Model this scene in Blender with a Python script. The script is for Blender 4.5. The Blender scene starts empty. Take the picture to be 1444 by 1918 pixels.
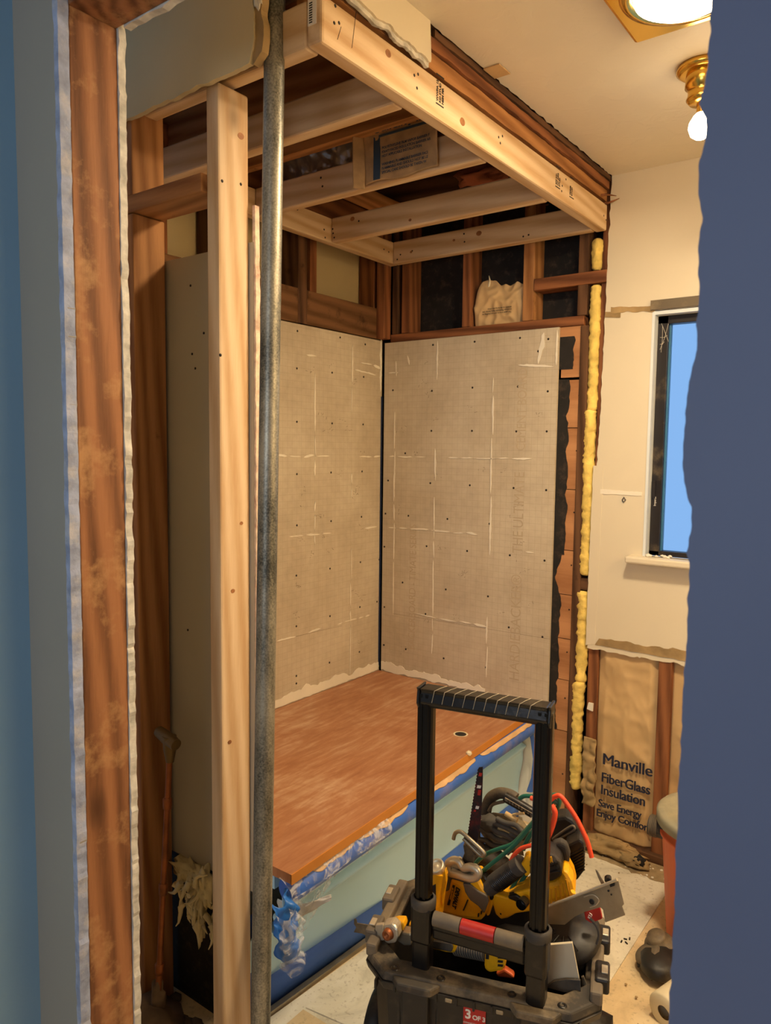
import bpy, bmesh, math, random
from mathutils import Vector, Matrix, noise
random.seed(7)
C = bpy.context.scene.collection
sc = bpy.context.scene

# ------------------------------------------------------------------ camera, world, exposure
F_PX, YAW, PITCH, ROLL, EYE = 1402.4, math.radians(36.632), math.radians(4.778), math.radians(0.6856), 1.47
cy, sy, cp, sp = math.cos(YAW), math.sin(YAW), math.cos(PITCH), math.sin(PITCH)
fw = Vector((-sy*cp, cy*cp, -sp)); r0 = Vector((cy, sy, 0)); u0 = r0.cross(fw)
rt = r0*math.cos(ROLL) + u0*math.sin(ROLL); up = -r0*math.sin(ROLL) + u0*math.cos(ROLL)
cam = bpy.data.cameras.new('camera'); camo = bpy.data.objects.new('camera', cam); C.objects.link(camo)
cam.sensor_fit = 'HORIZONTAL'; cam.sensor_width = 36; cam.lens = F_PX/1444*36; cam.clip_start = .02
M = Matrix((rt, up, -fw)).transposed().to_4x4(); M.translation = Vector((0, 0, EYE)); camo.matrix_world = M
cam.dof.use_dof = True; cam.dof.focus_distance = 2.0; cam.dof.aperture_fstop = 13
sc.camera = camo
sc.view_settings.view_transform = 'Standard'; sc.view_settings.look = 'None'
sc.view_settings.exposure = 0.0; sc.view_settings.gamma = 1; sc.view_settings.use_curve_mapping = False
w = bpy.data.worlds.new('world'); sc.world = w; w.use_nodes = True
w.node_tree.nodes['Background'].inputs[0].default_value = (.27, .50, .88, 1)
w.node_tree.nodes['Background'].inputs[1].default_value = 1.0
LAMP = (1.0, .79, .52)
DOME_W, BULB_W, DOWN_W, HIDDEN_W = 20.0, 20.0, 26.0, 34.0
# cool fill added to stand for dim daylight from behind the camera
al = bpy.data.lights.new('hall_daylight_fill', 'AREA'); al.shape = 'RECTANGLE'; al.size = 1.0; al.size_y = 1.2
al.energy = 24; al.color = (.80, .88, 1.0)
ao = bpy.data.objects.new('hall_daylight_fill', al); C.objects.link(ao); ao.location = (-.1, -1.9, 1.7)
ao.rotation_euler = (math.radians(84), 0, math.radians(8))

# ------------------------------------------------------------------ helpers
def at(px, py, ax, val):
    d = rt*((px-722)/F_PX) - up*((py-959)/F_PX) + fw
    o = Vector((0, 0, EYE)); return o + d*((val-o[ax])/d[ax])
def V(px, py, y): return at(px, py, 1, y)
def lin(h):
    if isinstance(h, str):
        h = [int(h[i:i+2], 16)/255 for i in (0, 2, 4)]
        return tuple(((c+.055)/1.055)**2.4 if c > .04 else c/12.92 for c in h)
    return h
def nodes(name):
    m = bpy.data.materials.new(name); m.use_nodes = True; return m, m.node_tree, m.node_tree.nodes['Principled BSDF']
def N(t, k, **kw):
    n = t.nodes.new(k)
    for a, b in kw.items():
        if a in n.inputs: n.inputs[a].default_value = b
        else: setattr(n, a, b)
    return n
def coords(t, scale=(1, 1, 1), rnd=True):
    tc = N(t, 'ShaderNodeTexCoord'); mp = N(t, 'ShaderNodeMapping'); mp.inputs['Scale'].default_value = scale
    if rnd:
        oi = N(t, 'ShaderNodeObjectInfo'); ml = N(t, 'ShaderNodeMath', operation='MULTIPLY'); ml.inputs[1].default_value = 9
        ad = N(t, 'ShaderNodeVectorMath', operation='ADD')
        t.links.new(oi.outputs['Random'], ml.inputs[0]); t.links.new(tc.outputs['Object'], ad.inputs[0]); t.links.new(ml.outputs[0], ad.inputs[1])
        t.links.new(ad.outputs[0], mp.inputs[0])
    else: t.links.new(tc.outputs['Object'], mp.inputs[0])
    return mp.outputs[0]
def ramp(t, src, stops):
    r = N(t, 'ShaderNodeValToRGB'); t.links.new(src, r.inputs[0]); e = r.color_ramp.elements
    while len(e) < len(stops): e.new(.5)
    for k, (p, c) in zip(e, stops): k.position = p; k.color = (*lin(c), 1) if not isinstance(c, float) else (c, c, c, 1)
    return r.outputs[0]
def mixc(t, fac, a, b, mode='MIX'):
    m = N(t, 'ShaderNodeMix', data_type='RGBA', blend_type=mode)
    for s, i in ((fac, 0), (a, 6), (b, 7)):
        if isinstance(s, (int, float)): m.inputs[i].default_value = s
        elif isinstance(s, str): m.inputs[i].default_value = (*lin(s), 1)
        elif isinstance(s, tuple): m.inputs[i].default_value = (*s, 1)
        else: t.links.new(s, m.inputs[i])
    return m.outputs[2]
def bump(t, b, h, strength=.3, dist=.002):
    n = N(t, 'ShaderNodeBump'); n.inputs['Strength'].default_value = strength; n.inputs['Distance'].default_value = dist
    t.links.new(h, n.inputs['Height']); t.links.new(n.outputs[0], b.inputs['Normal'])
def mat(name, c, rough=.6, metal=0, var=.12, vs=6, bs=60, bst=.15, dust=0, dustc='b59c74', ds=5, spec=.5):
    m, t, b = nodes(name); v = coords(t)
    n = N(t, 'ShaderNodeTexNoise', Scale=vs, Detail=5.0); t.links.new(v, n.inputs['Vector'])
    l = lin(c); col = mixc(t, ramp(t, n.outputs[0], [(.3, 0.0), (.7, 1.0)]), tuple(x*(1-var) for x in l), tuple(min(1, x*(1+var)) for x in l))
    if dust:
        d = N(t, 'ShaderNodeTexNoise', Scale=ds, Detail=9.0, Roughness=.7); t.links.new(v, d.inputs['Vector'])
        k = .62-dust*.3
        col = mixc(t, ramp(t, d.outputs[0], [(k-.06, 0.0), (k+.14, min(1., dust+.25))]), col, dustc)
    t.links.new(col, b.inputs['Base Color'])
    b.inputs['Roughness'].default_value = rough; b.inputs['Metallic'].default_value = metal; b.inputs['Specular IOR Level'].default_value = spec
    f = N(t, 'ShaderNodeTexNoise', Scale=bs, Detail=4.0); t.links.new(v, f.inputs['Vector'])
    if bst: bump(t, b, f.outputs[0], bst)
    return m
def wood(name, c1, c2, ax='z', sc_=1., rough=.65, bst=.25, stain=None, grain=1.9):
    m, t, b = nodes(name)
    s = {'x': (.55, 7, 7), 'y': (7, .55, 7), 'z': (7, 7, .55)}[ax]
    v = coords(t, tuple(k*sc_ for k in s))
    n = N(t, 'ShaderNodeTexNoise', Scale=1.3, Detail=5.0, Distortion=.8); t.links.new(v, n.inputs['Vector'])
    wv = N(t, 'ShaderNodeTexWave', wave_type='BANDS', bands_direction='DIAGONAL', Scale=grain, Distortion=6.0, Detail=2.5); wv.inputs['Detail Scale'].default_value = .6
    t.links.new(v, wv.inputs['Vector'])
    f = N(t, 'ShaderNodeTexNoise', Scale=9.0, Detail=6.0, Roughness=.7); t.links.new(v, f.inputs['Vector'])
    a = mixc(t, .45, n.outputs[0], wv.outputs[0]); a = mixc(t, .42, a, f.outputs[0])
    col = ramp(t, a, [(.3, c2), (.64, c1)])
    if stain:
        v2 = coords(t, (1, 1, 1)); q = N(t, 'ShaderNodeTexNoise', Scale=7.0, Detail=8.0, Roughness=.7); t.links.new(v2, q.inputs['Vector'])
        col = mixc(t, ramp(t, q.outputs[0], [(stain[1], 0.0), (stain[1]+.12, .85)]), col, stain[0])
    # knots
    kv = N(t, 'ShaderNodeTexVoronoi', Scale=1.15); t.links.new(coords(t, tuple(k*(.38 if k > 2 else 2.4) for k in s)), kv.inputs['Vector'])
    col = mixc(t, ramp(t, kv.outputs[0], [(.02, .75), (.075, 0.0)]), col, tuple(x*.45 for x in lin(c2)))
    t.links.new(col, b.inputs['Base Color']); b.inputs['Roughness'].default_value = rough; b.inputs['Specular IOR Level'].default_value = .3
    bump(t, b, a, bst, .003)
    return m
def clean(n): return n
class MB:
    def __init__(s): s.v = []; s.f = []; s.smooth = []
    def add(s, vs, fs, sm=False):
        k = len(s.v); s.v += [Vector(p) for p in vs]; s.f += [[i+k for i in f] for f in fs]; s.smooth += [sm]*len(fs)
        return s
    def box(s, x0, x1, y0, y1, z0, z1):
        return s.add([(x, y, z) for x in (x0, x1) for y in (y0, y1) for z in (z0, z1)],
                     [(0, 1, 3, 2), (4, 6, 7, 5), (0, 4, 5, 1), (2, 3, 7, 6), (0, 2, 6, 4), (1, 5, 7, 3)])
    def obox(s, c, ax, ay, az, hx, hy, hz):
        c = Vector(c); ax, ay, az = (Vector(a).normalized() for a in (ax, ay, az))
        return s.add([c+ax*i*hx+ay*j*hy+az*k*hz for i in (-1, 1) for j in (-1, 1) for k in (-1, 1)],
                     [(0, 1, 3, 2), (4, 6, 7, 5), (0, 4, 5, 1), (2, 3, 7, 6), (0, 2, 6, 4), (1, 5, 7, 3)])
    def prism(s, pts, off, sm=False):
        n = len(pts); off = Vector(off)
        s.add([Vector(p) for p in pts]+[Vector(p)+off for p in pts], [list(range(n))[::-1], list(range(n, 2*n))]+[(i, (i+1) % n, n+(i+1) % n, n+i) for i in range(n)])
        return s
    def tube(s, pts, r, seg=12, cap=True, squash=None):
        pts = [Vector(p) for p in pts]; n = len(pts); rs = r if isinstance(r, (list, tuple)) else [r]*n
        ref = None; vs = []; fs = []
        for i, p in enumerate(pts):
            d = (pts[min(i+1, n-1)]-pts[max(i-1, 0)]).normalized()
            if ref is None: ref = d.orthogonal().normalized()
            ref = (ref-d*ref.dot(d)).normalized(); b = d.cross(ref)
            for k in range(seg):
                a = 2*math.pi*k/seg; q = ref*math.cos(a)+b*math.sin(a)*(squash or 1)
                vs.append(p+q*rs[i])
        for i in range(n-1):
            for k in range(seg):
                a, b2 = i*seg+k, i*seg+(k+1) % seg; fs.append((a, b2, b2+seg, a+seg))
        s.add(vs, fs, True)
        if cap: s.add([vs[k] for k in range(seg)], [list(range(seg))[::-1]]); s.add(vs[-seg:], [list(range(seg))])
        return s
    def lathe(s, c, prof, axis=(0, 0, 1), seg=28):
        c = Vector(c); az = Vector(axis).normalized(); ax = az.orthogonal().normalized(); ay = az.cross(ax); vs = []; fs = []
        for r, h in prof:
            for k in range(seg):
                a = 2*math.pi*k/seg; vs.append(c+az*h+(ax*math.cos(a)+ay*math.sin(a))*r)
        for i in range(len(prof)-1):
            for k in range(seg):
                a, b = i*seg+k, i*seg+(k+1) % seg; fs.append((a, b, b+seg, a+seg))
        s.add(vs, fs, True); return s
    def grid(s, fn, nu, nv, thick=0):
        vs = [Vector(fn(i/nu, j/nv)) for j in range(nv+1) for i in range(nu+1)]
        s.add(vs, [(j*(nu+1)+i, j*(nu+1)+i+1, (j+1)*(nu+1)+i+1, (j+1)*(nu+1)+i) for j in range(nv) for i in range(nu)], True); return s
    def blob(s, c, rad, seed=0, amp=.3, fr=2.5, sub=3):
        bm = bmesh.new(); bmesh.ops.create_icosphere(bm, subdivisions=sub, radius=1); c = Vector(c)
        vs = []
        for v in bm.verts:
            k = 1+amp*noise.fractal(v.co*fr+Vector((seed*3.1, seed, 0)), 1, 2, 4)
            vs.append(c+Vector((v.co.x*rad[0], v.co.y*rad[1], v.co.z*rad[2]))*k)
        s.add(vs, [[v.index for v in f.verts] for f in bm.faces], True); bm.free(); return s
    def build(s, name, m, parent=None, bev=0, thick=0, local=False, sub=0):
        me = bpy.data.meshes.new(name)
        if parent is None:
            lo = [min(v[i] for v in s.v) for i in range(3)]; hi = [max(v[i] for v in s.v) for i in range(3)]
            o = Vector(((lo[0]+hi[0])/2, (lo[1]+hi[1])/2, lo[2]))
        elif local: o = Vector((0, 0, 0))
        else:
            o = Vector(parent.location); pp = parent.parent
            while pp: o += pp.location; pp = pp.parent
        me.from_pydata([v-o for v in s.v], [], s.f); me.validate()
        for p, q in zip(me.polygons, s.smooth): p.use_smooth = q
        bm = bmesh.new(); bm.from_mesh(me); bmesh.ops.recalc_face_normals(bm, faces=bm.faces); bm.to_mesh(me); bm.free()
        me.materials.append(m)
        ob = bpy.data.objects.new(name, me); C.objects.link(ob)
        if parent: ob.parent = parent
        else: ob.location = o
        if thick: md = ob.modifiers.new('solid', 'SOLIDIFY'); md.thickness = thick; md.offset = 0
        if bev: md = ob.modifiers.new('bevel', 'BEVEL'); md.width = bev; md.segments = 2; md.limit_method = 'ANGLE'; md.angle_limit = .6
        if sub: md = ob.modifiers.new('sub', 'SUBSURF'); md.levels = md.render_levels = sub
        return ob
def tag(o, label, cat=None, group=None, kind=None):
    if label: o['label'] = label
    if cat: o['category'] = cat
    if group: o['group'] = group
    if kind: o['kind'] = kind
    return o
def empty(name, loc, label, cat, group=None, rz=0):
    o = bpy.data.objects.new(name, None); C.objects.link(o); o.location = loc; o.rotation_euler = (0, 0, rz); o.empty_display_size = .05
    return tag(o, label, cat, group)
def box(name, b, m, parent=None, bev=0, local=False): return MB().box(*b).build(name, m, parent, bev, local=local)
def text(name, body, size, loc, xdir, ydir, m, parent=None, align='LEFT', ext=.0003, sx=1, local=False, bold=0, dbl=0):
    cu = bpy.data.curves.new(name, 'FONT'); cu.body = body; cu.size = size; cu.align_x = align; cu.extrude = ext; cu.offset = bold
    cu.resolution_u = 3; cu.space_character = .95
    o = bpy.data.objects.new(name, cu); C.objects.link(o)
    dg = bpy.context.evaluated_depsgraph_get(); me = bpy.data.meshes.new_from_object(o.evaluated_get(dg)); bpy.data.objects.remove(o)
    x = Vector(xdir).normalized(); y = (Vector(ydir)-x*Vector(ydir).dot(x)).normalized(); z = x.cross(y)
    mt = Matrix((x*sx, y, z)).transposed().to_4x4(); L = Vector(loc)
    if parent and not local:
        q = parent
        while q: L = L-Vector(q.location); q = q.parent
    mt.translation = L
    if dbl:
        b2 = bmesh.new(); b2.from_mesh(me); g = bmesh.ops.duplicate(b2, geom=b2.verts[:]+b2.edges[:]+b2.faces[:])['geom']
        bmesh.ops.translate(b2, verts=[v for v in g if isinstance(v, bmesh.types.BMVert)], vec=(dbl, 0, dbl*.02)); b2.to_mesh(me); b2.free()
    me.transform(mt); me.materials.clear(); me.materials.append(m)
    ob = bpy.data.objects.new(name, me); C.objects.link(ob)
    if parent: ob.parent = parent
    return ob
def ragged(p0, p1, n, amp, seed=0, fr=9):
    p0, p1 = Vector(p0), Vector(p1); d = p1-p0; out = []
    nrm = Vector((-d[1], d[0])).normalized(); L = d.length
    for i in range(n+1):
        t = i/n; k = noise.fractal(Vector((t*L*fr*3, seed*7.7, 0)), 1, 2, 4)*amp if 0 < i < n else 0
        out.append(p0+d*t+nrm*k)
    return out
def slab(name, pts2, plane, lo, hi, m, parent=None, bev=0):
    # pts2 in the plane's own two axes; lo..hi along the third
    f = {'x': lambda p, h: (h, p[0], p[1]), 'y': lambda p, h: (p[0], h, p[1]), 'z': lambda p, h: (p[0], p[1], h)}[plane]
    off = Vector(f((0, 0), hi-lo)); return MB().prism([f(p, lo) for p in pts2], off).build(name, m, parent, bev)

# ------------------------------------------------------------------ materials
pine = {a: wood('new_pine_'+a, 'dcc09a', 'c09a6e', a) for a in 'xyz'}
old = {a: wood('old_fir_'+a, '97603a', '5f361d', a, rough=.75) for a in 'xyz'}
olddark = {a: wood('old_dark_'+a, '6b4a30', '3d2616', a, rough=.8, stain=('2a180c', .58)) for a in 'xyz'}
oldor = {a: wood('old_orange_'+a, 'b98350', '86552c', a, rough=.7, stain=('4a2811', .62)) for a in 'xyz'}
jambw = wood('rough_fir', 'a06c46', '5c3820', 'z', .8, bst=1, stain=('b5885a', .52), grain=2.6)
gyp = mat('gypsum_core', 'c9c4b8', .9, var=.3, vs=40, bs=90, bst=.8)
gypb = mat('gypsum_core_blue', '9aa3bb', .9, var=.35, vs=25, bs=90, bst=.9, dust=.25, dustc='d8d0c4', ds=20)
def knock(name, c, s=9, st=.35):
    m, t, b = nodes(name); v = coords(t, rnd=False)
    n = N(t, 'ShaderNodeTexNoise', Scale=s, Detail=5.0, Roughness=.55, Distortion=.6); t.links.new(v, n.inputs['Vector'])
    r = ramp(t, n.outputs[0], [(.5, 0.0), (.56, 1.0)])
    f = N(t, 'ShaderNodeTexNoise', Scale=140., Detail=2.0); t.links.new(v, f.inputs['Vector'])
    h = mixc(t, .12, r, f.outputs[0]); l = lin(c)
    t.links.new(mixc(t, n.outputs[0], tuple(x*.96 for x in l), tuple(x*1.03 for x in l)), b.inputs['Base Color'])
    b.inputs['Roughness'].default_value = .5; bump(t, b, h, st, .0015); return m
ceilm = knock('ceiling_texture', 'e3d8c2', 13, .3)
wallm = knock('bathroom_wall_paint', 'dccfb4', 5, .12)
hallm = mat('hall_paint', '9c968a', .6, var=.03, vs=3, bs=200, bst=.08)
hallb = mat('hall_paint_blue', '8bb2cf', .6, var=.04, vs=3, bs=200, bst=.08)
hallr = mat('hall_paint_slate', '68718c', .6, var=.05, vs=2.5, bs=160, bst=.08)
shadew = mat('closet_paint', 'cbb88c', .7, var=.04, bs=150, bst=.06)
black = mat('tar_paper', '1c1815', .85, var=.4, vs=12, dust=.12, dustc='6a5440', ds=30)
yellowins = mat('yellow_fibreglass', 'e6c668', .95, var=.25, vs=18, bs=120, bst=1)
pinkins = mat('pink_fibreglass', 'c9836a', .95, var=.3, vs=14, bs=120, bst=1)
kraft = mat('kraft_paper', 'ceab78', .7, var=.1, vs=5, bs=25, bst=.3, dust=.1, dustc='8c6a3c', ds=4)
ink = mat('blue_ink', '1d1f38', .7, var=.05); inkblue = mat('faded_blue_ink', '33485c', .8, var=.2)
inkblack = mat('black_ink', '17120f', .7, var=.05)
blackp = mat('black_plastic', '1d1a18', .5, var=.2, dust=.14, dustc='6b5a45', ds=9)
blackc = mat('black_plastic_clean', '171412', .32, var=.1, dust=.05, dustc='5b4b3a', ds=30)
greyp = mat('dusty_grey_plastic', '6b5f4f', .7, var=.15, dust=.3, dustc='94805f')
blackal = mat('black_anodised_tube', '0f0c0a', .25, metal=.3, var=.1, bst=.03)
redp = mat('red_plastic', 'b3251c', .45, dust=.1); redlab = mat('red_label', 'b8201c', .5, var=.04); whitelab = mat('white_label', 'e9e2d6', .5, var=.02)
yel = mat('yellow_plastic', 'f2ae0c', .42, var=.06, dust=.16, dustc='a5701c', ds=14)
rubber = mat('grey_rubber', '45403a', .75, var=.2, dust=.25, dustc='857255')
steel = mat('dull_steel', 'a79a82', .42, metal=.75, var=.25, vs=12, dust=.15, dustc='6d5a41', ds=14)
cast = mat('cast_silver', 'cfc3aa', .4, metal=.6, var=.15)
copper = mat('aged_copper', '9c5a30', .5, metal=.6, var=.35, vs=25, dust=.25, dustc='6a4a33')
brass = mat('brass', 'e0b455', .2, metal=1, var=.06, bst=.02)
white = mat('white_plaster', 'e8dfcb', .85, var=.06, bs=70, bst=.3)
cream = mat('cream_plastic', 'ddceab', .6, var=.06)
bluetape = mat('blue_masking_tape', '3c66b4', .6, var=.1, bs=30, bst=.3)
bluedusty = mat('dusty_blue_tape', '3a6cc8', .55, var=.1, vs=8, dust=.12, dustc='c9a878', ds=6)
aqua = mat('aqua_tub', 'b6dcee', .38, var=.05, vs=3, bst=.03, spec=.4)
orange = mat('orange_plastic', 'd8602a', .5, var=.06, dust=.12, dustc='b0764c')
cordor = mat('orange_cord', 'f0502a', .5, var=.04); cordgr = mat('green_cord', '1d6650', .45, var=.1, dust=.12)
blade = mat('painted_blade', '2b2025', .5, metal=.3, var=.4, dust=.2, dustc='c02a20', ds=16)
tilem = mat('beige_tile', 'd6c9ac', .55, var=.08, vs=9)
rubble = mat('rubble', '6b5640', .95, var=.5, vs=14, bs=40, bst=1)
screwm = mat('dark_screw', '2a211a', .6, metal=.4)
dirt = mat('torn_brown_paper', 'a4885c', .9, var=.3, vs=15, bs=60, bst=.8)

def galv():
    m, t, b = nodes('galvanised_steel'); v = coords(t)
    n = N(t, 'ShaderNodeTexNoise', Scale=260., Detail=3.0); t.links.new(v, n.inputs['Vector'])
    k = N(t, 'ShaderNodeTexNoise', Scale=9., Detail=6.0, Roughness=.7); t.links.new(coords(t, (1.5, 1.5, .5)), k.inputs['Vector'])
    c = mixc(t, .68, n.outputs[0], k.outputs[0]); t.links.new(ramp(t, c, [(.38, '4b4a42'), (.62, 'a8a290')]), b.inputs['Base Color'])
    b.inputs['Metallic'].default_value = .55; b.inputs['Roughness'].default_value = .42; bump(t, b, c, .3, .001); return m
galvm = galv()
def board_mat(name, ux, uy):
    m, t, b = nodes(name); tc = N(t, 'ShaderNodeTexCoord'); sp_ = N(t, 'ShaderNodeSeparateXYZ'); cb = N(t, 'ShaderNodeCombineXYZ')
    t.links.new(tc.outputs['Object'], sp_.inputs[0]); t.links.new(sp_.outputs[ux], cb.inputs[0]); t.links.new(sp_.outputs[uy], cb.inputs[1])
    br = N(t, 'ShaderNodeTexBrick', Scale=1.0, offset=0.0, squash=1.0); br.inputs['Mortar Size'].default_value = .0009; br.inputs['Mortar Smooth'].default_value = .6
    br.inputs['Brick Width'].default_value = .0254; br.inputs['Row Height'].default_value = .0254
    br.inputs['Color1'].default_value = br.inputs['Color2'].default_value = (1, 1, 1, 1); br.inputs['Mortar'].default_value = (.0, .0, .0, 1)
    t.links.new(cb.outputs[0], br.inputs['Vector'])
    n = N(t, 'ShaderNodeTexNoise', Scale=3.5, Detail=6.0, Roughness=.6); t.links.new(tc.outputs['Object'], n.inputs['Vector'])
    f = N(t, 'ShaderNodeTexNoise', Scale=35., Detail=4.0); t.links.new(tc.outputs['Object'], f.inputs['Vector'])
    col = ramp(t, n.outputs[0], [(.3, 'b5a58c'), (.7, 'cdbfa6')]); col = mixc(t, .15, col, f.outputs[0], 'OVERLAY')
    col = mixc(t, ramp(t, br.outputs[0], [(.0, .3), (.9, 0.0)]), col, '8c7658')
    t.links.new(col, b.inputs['Base Color']); b.inputs['Roughness'].default_value = .85
    h = mixc(t, .8, f.outputs[0], br.outputs[0]); bump(t, b, h, .25, .001); return m
bmx = board_mat('cement_board_far', 0, 2); bmy = board_mat('cement_board_long', 1, 2)
def hardboard():
    m, t, b = nodes('dusty_hardboard'); v = coords(t, rnd=False)
    n = N(t, 'ShaderNodeTexNoise', Scale=2.6, Detail=7.0, Roughness=.6, Distortion=1.2); t.links.new(v, n.inputs['Vector'])
    s = N(t, 'ShaderNodeTexNoise', Scale=5., Detail=8.0, Roughness=.7, Distortion=.4); t.links.new(coords(t, (9, 1.3, 1), False), s.inputs['Vector'])
    a = mixc(t, .5, n.outputs[0], s.outputs[0])
    t.links.new(ramp(t, a, [(.35, '9a5f3c'), (.5, 'b07a54'), (.64, 'cca684')]), b.inputs['Base Color'])
    b.inputs['Roughness'].default_value = .5; bump(t, b, s.outputs[0], .1, .001); return m
hardb = hardboard(); hardedge = mat('hardboard_edge', 'cc8434', .7, var=.08)
def marble(name, c0, c1, c2):
    m, t, b = nodes(name); v = coords(t, rnd=False)
    n = N(t, 'ShaderNodeTexNoise', Scale=4.5, Detail=8.0, Roughness=.65, Distortion=1.5); t.links.new(v, n.inputs['Vector'])
    g = N(t, 'ShaderNodeTexNoise', Scale=90., Detail=3.0); t.links.new(v, g.inputs['Vector'])
    c = ramp(t, n.outputs[0], [(.34, c0), (.48, c1), (.62, c2)]); c = mixc(t, ramp(t, g.outputs[0], [(.3, .35), (.42, 0.0)]), c, '8a7558')
    t.links.new(c, b.inputs['Base Color']); b.inputs['Roughness'].default_value = .6; return m
vinyl = marble('marbled_vinyl', 'cbc3ae', 'e4dcc6', 'ece5d2'); subfl = marble('tan_underlay', 'c9b088', 'd8bf94', 'e2cca4')
def plastic_film():
    m, t, b = nodes('clear_film'); b.inputs['Base Color'].default_value = (.9, .92, .95, 1); b.inputs['Roughness'].default_value = .15
    tr = N(t, 'ShaderNodeBsdfTransparent'); mx = N(t, 'ShaderNodeMixShader'); o = t.nodes['Material Output']
    n = N(t, 'ShaderNodeTexNoise', Scale=25., Detail=6.0, Distortion=1.5); t.links.new(coords(t), n.inputs['Vector'])
    t.links.new(ramp(t, n.outputs[0], [(.45, .93), (.62, .5)]), mx.inputs[0]); bump(t, b, n.outputs[0], .8, .006)
    # fac = share of clear film
    t.links.new(b.outputs[0], mx.inputs[1]); t.links.new(tr.outputs[0], mx.inputs[2]); t.links.new(mx.outputs[0], o.inputs[0]); return m
film = plastic_film()
def frosted():
    m, t, b = nodes('frosted_glass'); b.inputs['Base Color'].default_value = (.93, .97, 1, 1); b.inputs['Roughness'].default_value = .35
    b.inputs['Transmission Weight'].default_value = 1; b.inputs['IOR'].default_value = 1.05; return m
frost = frosted()
def emit(name, c, s):
    m, t, b = nodes(name); b.inputs['Base Color'].default_value = (.9, .85, .75, 1); b.inputs['Emission Color'].default_value = (*c, 1); b.inputs['Emission Strength'].default_value = s; return m

# ------------------------------------------------------------------ room shell
CEIL, YF, XL = 2.44, 2.66, -1.995
def S(o): o['kind'] = 'structure'; return o
S(box('floor', (-2.2, 1.6, -2.4, 2.85, -.05, 0), subfl))
# vinyl sheet with a cut edge
slab('vinyl_sheet', [(-1.32, .9), (-.66, .9), (-.66, 1.99), (-.66, 2.62), (-1.262, 2.62), (-1.262, 1.88), (-1.32, 1.2)], 'z', 0, .004, vinyl)
tag(bpy.data.objects['vinyl_sheet'], 'grey marbled vinyl sheet with cut edge lying along the tub', 'flooring')
pts = [(-.985, 1.2), (-1.0, 1.0), (-1.0, .82), (.75, .82), (.75, 2.8), (-1.0, 2.8)]
S(slab('ceiling', [(-1.0, 2.72), (.75, 2.72), (.75, .82), (-2.2, .82), (-2.2, 1.07), (-1.0, 1.07)]+ragged((-1.0, 1.08), (-1.0, 2.70), 90, .006, 3, 12), 'z', CEIL, CEIL+.016, ceilm))
S(box('ceiling_hall', (-1.6, 1.6, -2.4, .80, 2.44, 2.46), hallm))
# attic enclosure, a box added to keep world light out
bo = MB().box(-2.3, .8, .8, 2.9, 3.0, 3.02).box(-2.32, -2.3, .8, 2.9, 0, 3.02).box(-1.0, .8, 2.88, 2.9, 2.46, 3.02).box(-2.3, .8, .80, .82, 2.46, 3.02).box(.8, .82, .8, 2.9, 2.4, 3.02)
S(bo.build('attic_enclosure', olddark['x']))
S(box('wall_attic_far', (-2.3, -.9, 2.80, 2.82, 0, 3.02), black))

# far wall drywall sheet with window hole and ragged bottom
WX0, WX1, WZ0, WZ1 = -.835, -.02, 1.105, 1.955
T = .0127
left = ragged((-1.0, 2.44), (-1.012, 1.6), 60, .004, 1)+ragged((-1.012, 1.6), (-1.03, .74), 60, .004, 2)
bot = ragged((-1.03, .74), (-.4, .735), 50, .006, 4)
poly = left+bot[1:]+[Vector((.75, .735)), Vector((.75, 2.44))]
def hole_wall(name, outer, hole, plane, lo, hi, m):
    # outer polygon with a rectangular hole, split into four pieces around it
    x0, x1, z0, z1 = hole
    mb = MB(); f = {'y': lambda p, h: (p[0], h, p[1])}[plane]
    L = [p for p in outer if p[0] < x0]
    leftp = [p for p in L if p[1] <= 2.4401]
    a = [Vector((x0, 2.44))]+[p for p in left]+[p for p in bot[1:] if p[0] < x0]+[Vector((x0, .735))]
    mb.prism([f(p, lo) for p in a], f((0, 0), hi-lo))
    a = [Vector((x0, .735))]+[p for p in bot if p[0] > x0]+[Vector((.75, .735)), Vector((.75, z0)), Vector((x0, z0))]
    mb.prism([f(p, lo) for p in a], f((0, 0), hi-lo))
    mb.box(x0, .75, lo, hi, z1, 2.44); mb.box(x1, .75, lo, hi, z0, z1)
    return mb.build(name, m)
wf = S(hole_wall('wall_far', poly, (WX0, WX1, WZ0, WZ1), 'y', YF-.002, YF-.002+T, wallm))
# torn paper edge, plaster corner strip and cracks on the far wall
ed = ragged((-1.035, 1.40), (-1.035, .745), 60, .002, 6)
slab('corner_bead', ragged((-1.030, 1.42), (-1.036, .75), 40, .002, 8)+ragged((-1.000, .76), (-.992, 1.42), 40, .003, 9), 'y', YF-.0035, YF-.001, wallm, wf)
slab('torn_paper', ragged((-1.0, .757), (-.4, .752), 40, .003, 11)+ragged((-.4, .80), (-.985, .783), 40, .008, 12), 'y', YF-.0045, YF-.001, dirt, wf)
slab('torn_paper', ragged((-.985, 1.965), (-.83, 1.955), 24, .005, 14)+ragged((-.83, 1.972), (-.985, 1.985), 24, .003, 15), 'y', YF-.0045, YF-.001, dirt, wf)
slab('plaster_patch', ragged((-1.0, 1.318), (-.85, 1.318), 24, .002, 16)+ragged((-.85, 1.33), (-1.0, 1.335), 24, .002, 17), 'y', YF-.0040, YF-.001, white, wf)
slab('plaster_patch', ragged((-1.006, 1.95), (-.95, 1.945), 14, .002, 18)+ragged((-.95, 1.965), (-1.006, 1.97), 14, .003, 19), 'y', YF-.0040, YF-.001, dirt, wf)
MB().tube([(-.918, YF-.006, 1.30), (-.912, YF-.006, 1.31), (-.905, YF-.006, 1.30), (-.912, YF-.006, 1.292), (-.918, YF-.006, 1.30)], .0015, 6).build('screw_hole', screwm, wf)
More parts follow.
